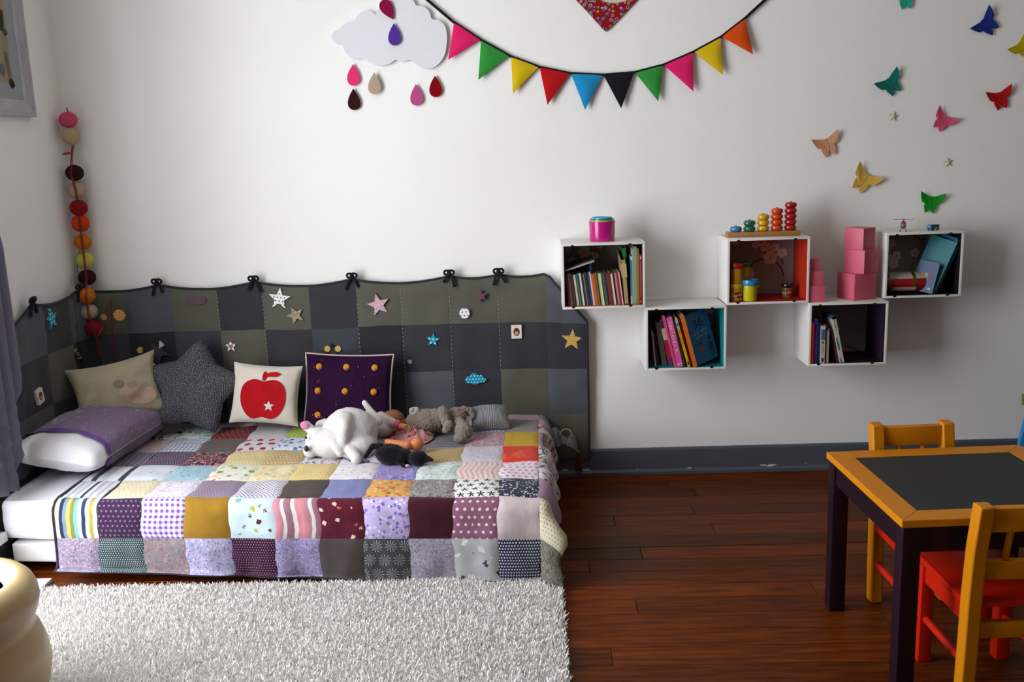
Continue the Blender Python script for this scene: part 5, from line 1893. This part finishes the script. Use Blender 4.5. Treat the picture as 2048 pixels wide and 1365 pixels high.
# toy bus
t_ = thing('toy_bus', 'tiny blue toy bus beside the helicopter', 'toy', (P(1866, 462, Y=-.095).x, -.095, B5[3]), math.radians(-62))
MB().box((-.009, -.023, .004), (.009, .023, .0215), cham=.002).build('bus_body', paint('#1d5c94', .3, .5, bump=0), t_)
MB().box((-.0092, -.0234, .0125), (.0092, -.021, .019)).build('windscreen', paint('#6a8aa0', .2), t_, smooth=False)
for sg in (-1, 1):
    MB().box((sg * .0088 - .0006, -.02, .0125), (sg * .0088 + .0006, .021, .018)).build('window_band', paint('#20344a', .2), t_, smooth=False)
    MB().box((sg * .0088 - .0008, .0, .006), (sg * .0088 + .0008, .016, .012)).build('side_print', paint('#b8983c', .4), t_, smooth=False)
    for yy in (-.014, .014):
        mb = MB().lathe([(.001, -.0015), (.004, -.0015), (.004, .0015), (.001, .0015)], 14)
        for v in mb.v:
            v.x, v.z = v.z, v.x
        mb.build('wheel', DK, t_, M=T(sg * .0082, yy, .004))

# ------------------------------------------------------------------ children's table and chairs
TX, TY, TR_ = 2.5559, -1.152, .0384
TW, TD, TH = .531, .50, .45
ORN = paint('#c27808', .42, .25, .05)
PLUM = paint('#1d0b17', .45, .2, .08)
t_ = thing('kids_table', 'small children\'s table with yellow rim, chalkboard top and dark plum legs', 'table', (TX, TY, 0), TR_)
fw_ = .058
zt0, zt1 = TH - .018, TH


def frame_piece(poly, name):
    mb = MB()
    n = len(poly)
    mb.add([(x, y_, zt0) for x, y_ in poly] + [(x, y_, zt1) for x, y_ in poly], [tuple(range(n))[::-1], tuple(range(n, 2 * n))] + [(i, (i + 1) % n, n + (i + 1) % n, n + i) for i in range(n)])
    o = mb.build(name, ORN, t_, smooth=False)
    bv = o.modifiers.new('b', 'BEVEL'); bv.width = .0015; bv.segments = 2


frame_piece([(0, 0), (0, -TD), (fw_, -TD + fw_), (fw_, -fw_)], 'rim_rail')
frame_piece([(TW, 0), (TW - fw_, -fw_), (TW - fw_, -TD + fw_), (TW, -TD)], 'rim_rail')
frame_piece([(0, 0), (fw_, -fw_), (TW - fw_, -fw_), (TW, 0)], 'rim_rail')
frame_piece([(0, -TD), (TW, -TD), (TW - fw_, -TD + fw_), (fw_, -TD + fw_)], 'rim_rail')
t = NT('chalkboard')
co = t.coord()
t.base(t.mix(t.noise(co, 7, 5), '#1f2121', '#2a2d2d'))
t.rs(.6, .3)
MB().box((fw_, -TD + fw_, zt0), (TW - fw_, -fw_, zt1 - .001)).build('chalkboard_top', t.m, t_, smooth=False)
lg = .042
for a, b in ((.006, -.006 - lg), (TW - .006 - lg, -.006 - lg), (.006, -TD + .006), (TW - .006 - lg, -TD + .006)):
    MB().box((a, b, 0), (a + lg, b + lg, zt0), cham=.002).build('leg', PLUM, t_)
ah = .062
MB().box((.006 + lg, -.03, zt0 - ah), (TW - .006 - lg, -.012, zt0)).build('apron', PLUM, t_, smooth=False)
MB().box((.006 + lg, -TD + .012, zt0 - ah), (TW - .006 - lg, -TD + .03, zt0)).build('apron', PLUM, t_, smooth=False)
MB().box((.012, -TD + .006 + lg, zt0 - ah), (.03, -.006 - lg, zt0)).build('apron', PLUM, t_, smooth=False)
MB().box((TW - .03, -TD + .006 + lg, zt0 - ah), (TW - .012, -.006 - lg, zt0)).build('apron', PLUM, t_, smooth=False)

REDP = paint('#b81c05', .42, .25, .05)


def chair(loc, rz, label):
    """back of the chair at local y = 0, seat towards +y; local x centred"""
    t_ = thing('kids_chair', label, 'chair', loc, rz, 'children\'s chairs')
    w, h, sd, sz = .114, .51, .25, .275
    for sg in (-1, 1):
        x0 = sg * (w - .017)
        mb = MB()
        vs = []
        for z, yy in ((0, .028), (.15, .022), (.28, .018), (.4, .008), (h, -.012)):
            vs += [(x0 - .0165, yy - .0195, z), (x0 + .0165, yy - .0195, z), (x0 + .0165, yy + .0195, z), (x0 - .0165, yy + .0195, z)]
        fs = [(3, 2, 1, 0), (16, 17, 18, 19)]
        for k in range(4):
            for i in range(4):
                j = (i + 1) % 4
                fs.append((4 * k + i, 4 * k + j, 4 * k + 4 + j, 4 * k + 4 + i))
        mb.add(vs, fs)
        o = mb.build('back_post', ORN, t_, angle=30)
        bv = o.modifiers.new('b', 'BEVEL'); bv.width = .004; bv.segments = 2; bv.limit_method = 'ANGLE'
        MB().box((x0 - .016, sd - .016, 0), (x0 + .016, sd + .018, sz - .018), cham=.003).build('front_leg', REDP, t_)
        MB().box((x0 - .009, .03, sz - .06), (x0 + .009, sd - .014, sz - .016)).build('seat_rail', REDP, t_, smooth=False)
        MB().tube([(x0, .035, .115), (x0, sd - .01, .115)], .0095, 12).build('stretcher', REDP, t_)
    xi = w - .034
    MB().box((-w + .002, .038, sz - .018), (w - .002, sd + .03, sz), cham=.005).build('seat', REDP, t_)
    MB().box((-xi, .002, sz - .01), (xi, .038, sz)).build('seat_back_edge', REDP, t_, smooth=False)
    MB().box((-xi - .001, -.018, h - .062), (xi + .001, .004, h - .008), cham=.002).build('top_rail', ORN, t_)
    MB().box((-xi - .001, .0, .33), (xi + .001, .02, .372), cham=.002).build('middle_rail', ORN, t_)
    MB().box((-xi - .001, .01, .185), (xi + .001, .03, .222), cham=.002).build('lower_rail', ORN, t_)
    for xx in (-.033, .033):
        MB().tube([(xx, .011, .37), (xx, -.007, h - .06)], .0075, 12).build('spindle', ORN, t_)
    MB().box((-xi, sd - .006, sz - .058), (xi, sd + .01, sz - .018)).build('front_rail', REDP, t_, smooth=False)
    return t_


chair((2.805, -1.105, 0), PI + .03, 'yellow and red children\'s chair on the far side of the table')
chair((2.818, -1.705, 0), .02, 'yellow and red children\'s chair nearest the viewer')

# ------------------------------------------------------------------ blue easel at the right edge
t_ = thing('blue_easel', 'blue wooden children\'s easel at the right edge behind the table', 'easel', (3.62, -.4, 0))
BL = paint('#1d7ab8', .4, .4)
MB().tube([(3.415, -.44, 0), (3.47, -.4, .22), (3.63, -.3, .78)], .014, 4).build('front_leg', BL, t_, world=True, smooth=False)
MB().tube([(3.93, -.44, 0), (3.87, -.4, .22), (3.73, -.3, .78)], .014, 4).build('front_leg', BL, t_, world=True, smooth=False)
MB().tube([(3.70, -.06, 0), (3.715, -.28, .77)], .014, 4).build('rear_leg', BL, t_, world=True, smooth=False)
MB().tube([(3.84, -.06, 0), (3.74, -.28, .77)], .014, 4).build('rear_leg', BL, t_, world=True, smooth=False)
mb = MB()
mb.add([(3.485, -.40, .2), (3.86, -.40, .2), (3.72, -.305, .72), (3.63, -.305, .72), (3.485, -.388, .2), (3.86, -.388, .2), (3.72, -.293, .72), (3.63, -.293, .72)], [(0, 1, 2, 3), (7, 6, 5, 4), (0, 4, 5, 1), (1, 5, 6, 2), (2, 6, 7, 3), (3, 7, 4, 0)])
mb.build('board', paint('#16264a', .5), t_, world=True, smooth=False)
g = P(2056, 799, Y=-.002)
mb = MB().grid(lambda u, v: (g.x - .025 + .05 * u, -.003 - .006 * (1 - v) ** 2, g.z - .022 + .044 * v), 4, 6)
mb.grid(lambda u, v: (g.x + .025 - .05 * u, -.0024 - .006 * (1 - v) ** 2, g.z - .022 + .044 * v), 4, 6)
tag(mb.build('paper_note', paint('#8aa81c', .8)), 'lime green paper note on the wall at the right edge', 'note')

# ------------------------------------------------------------------ cream pot in the foreground
pc_ = V((.408, -1.70, .012))
t_ = thing('cream_pot', 'large round cream ceramic pot in the near left foreground', 'pot', pc_)
t = NT('cream_glaze')
co = t.coord()
t.base(t.mix(t.noise(co, 5, 4), '#a48e62', '#b8a276'))
t.rs(.35, .5)
prof = [(.02, .0), (.14, .0), (.16, .02), (.198, .08), (.208, .13), (.204, .17), (.194, .205), (.184, .225), (.182, .236), (.186, .252), (.195, .272), (.199, .292), (.197, .312), (.189, .332), (.176, .346), (.16, .351), (.144, .346), (.132, .334), (.126, .318)]
inn = [(.126, .318), (.124, .29), (.13, .25), (.16, .2), (.175, .12), (.14, .04), (.02, .025)]
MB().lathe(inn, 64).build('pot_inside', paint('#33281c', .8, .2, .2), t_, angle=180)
MB().lathe(prof, 64).build('pot_body', t.m, t_, angle=180)
MB().lathe([(.001, .13), (.12, .135), (.172, .128)], 40).build('potting_soil', paint('#1c140f', .95, .1, .4, bump=.5), t_)
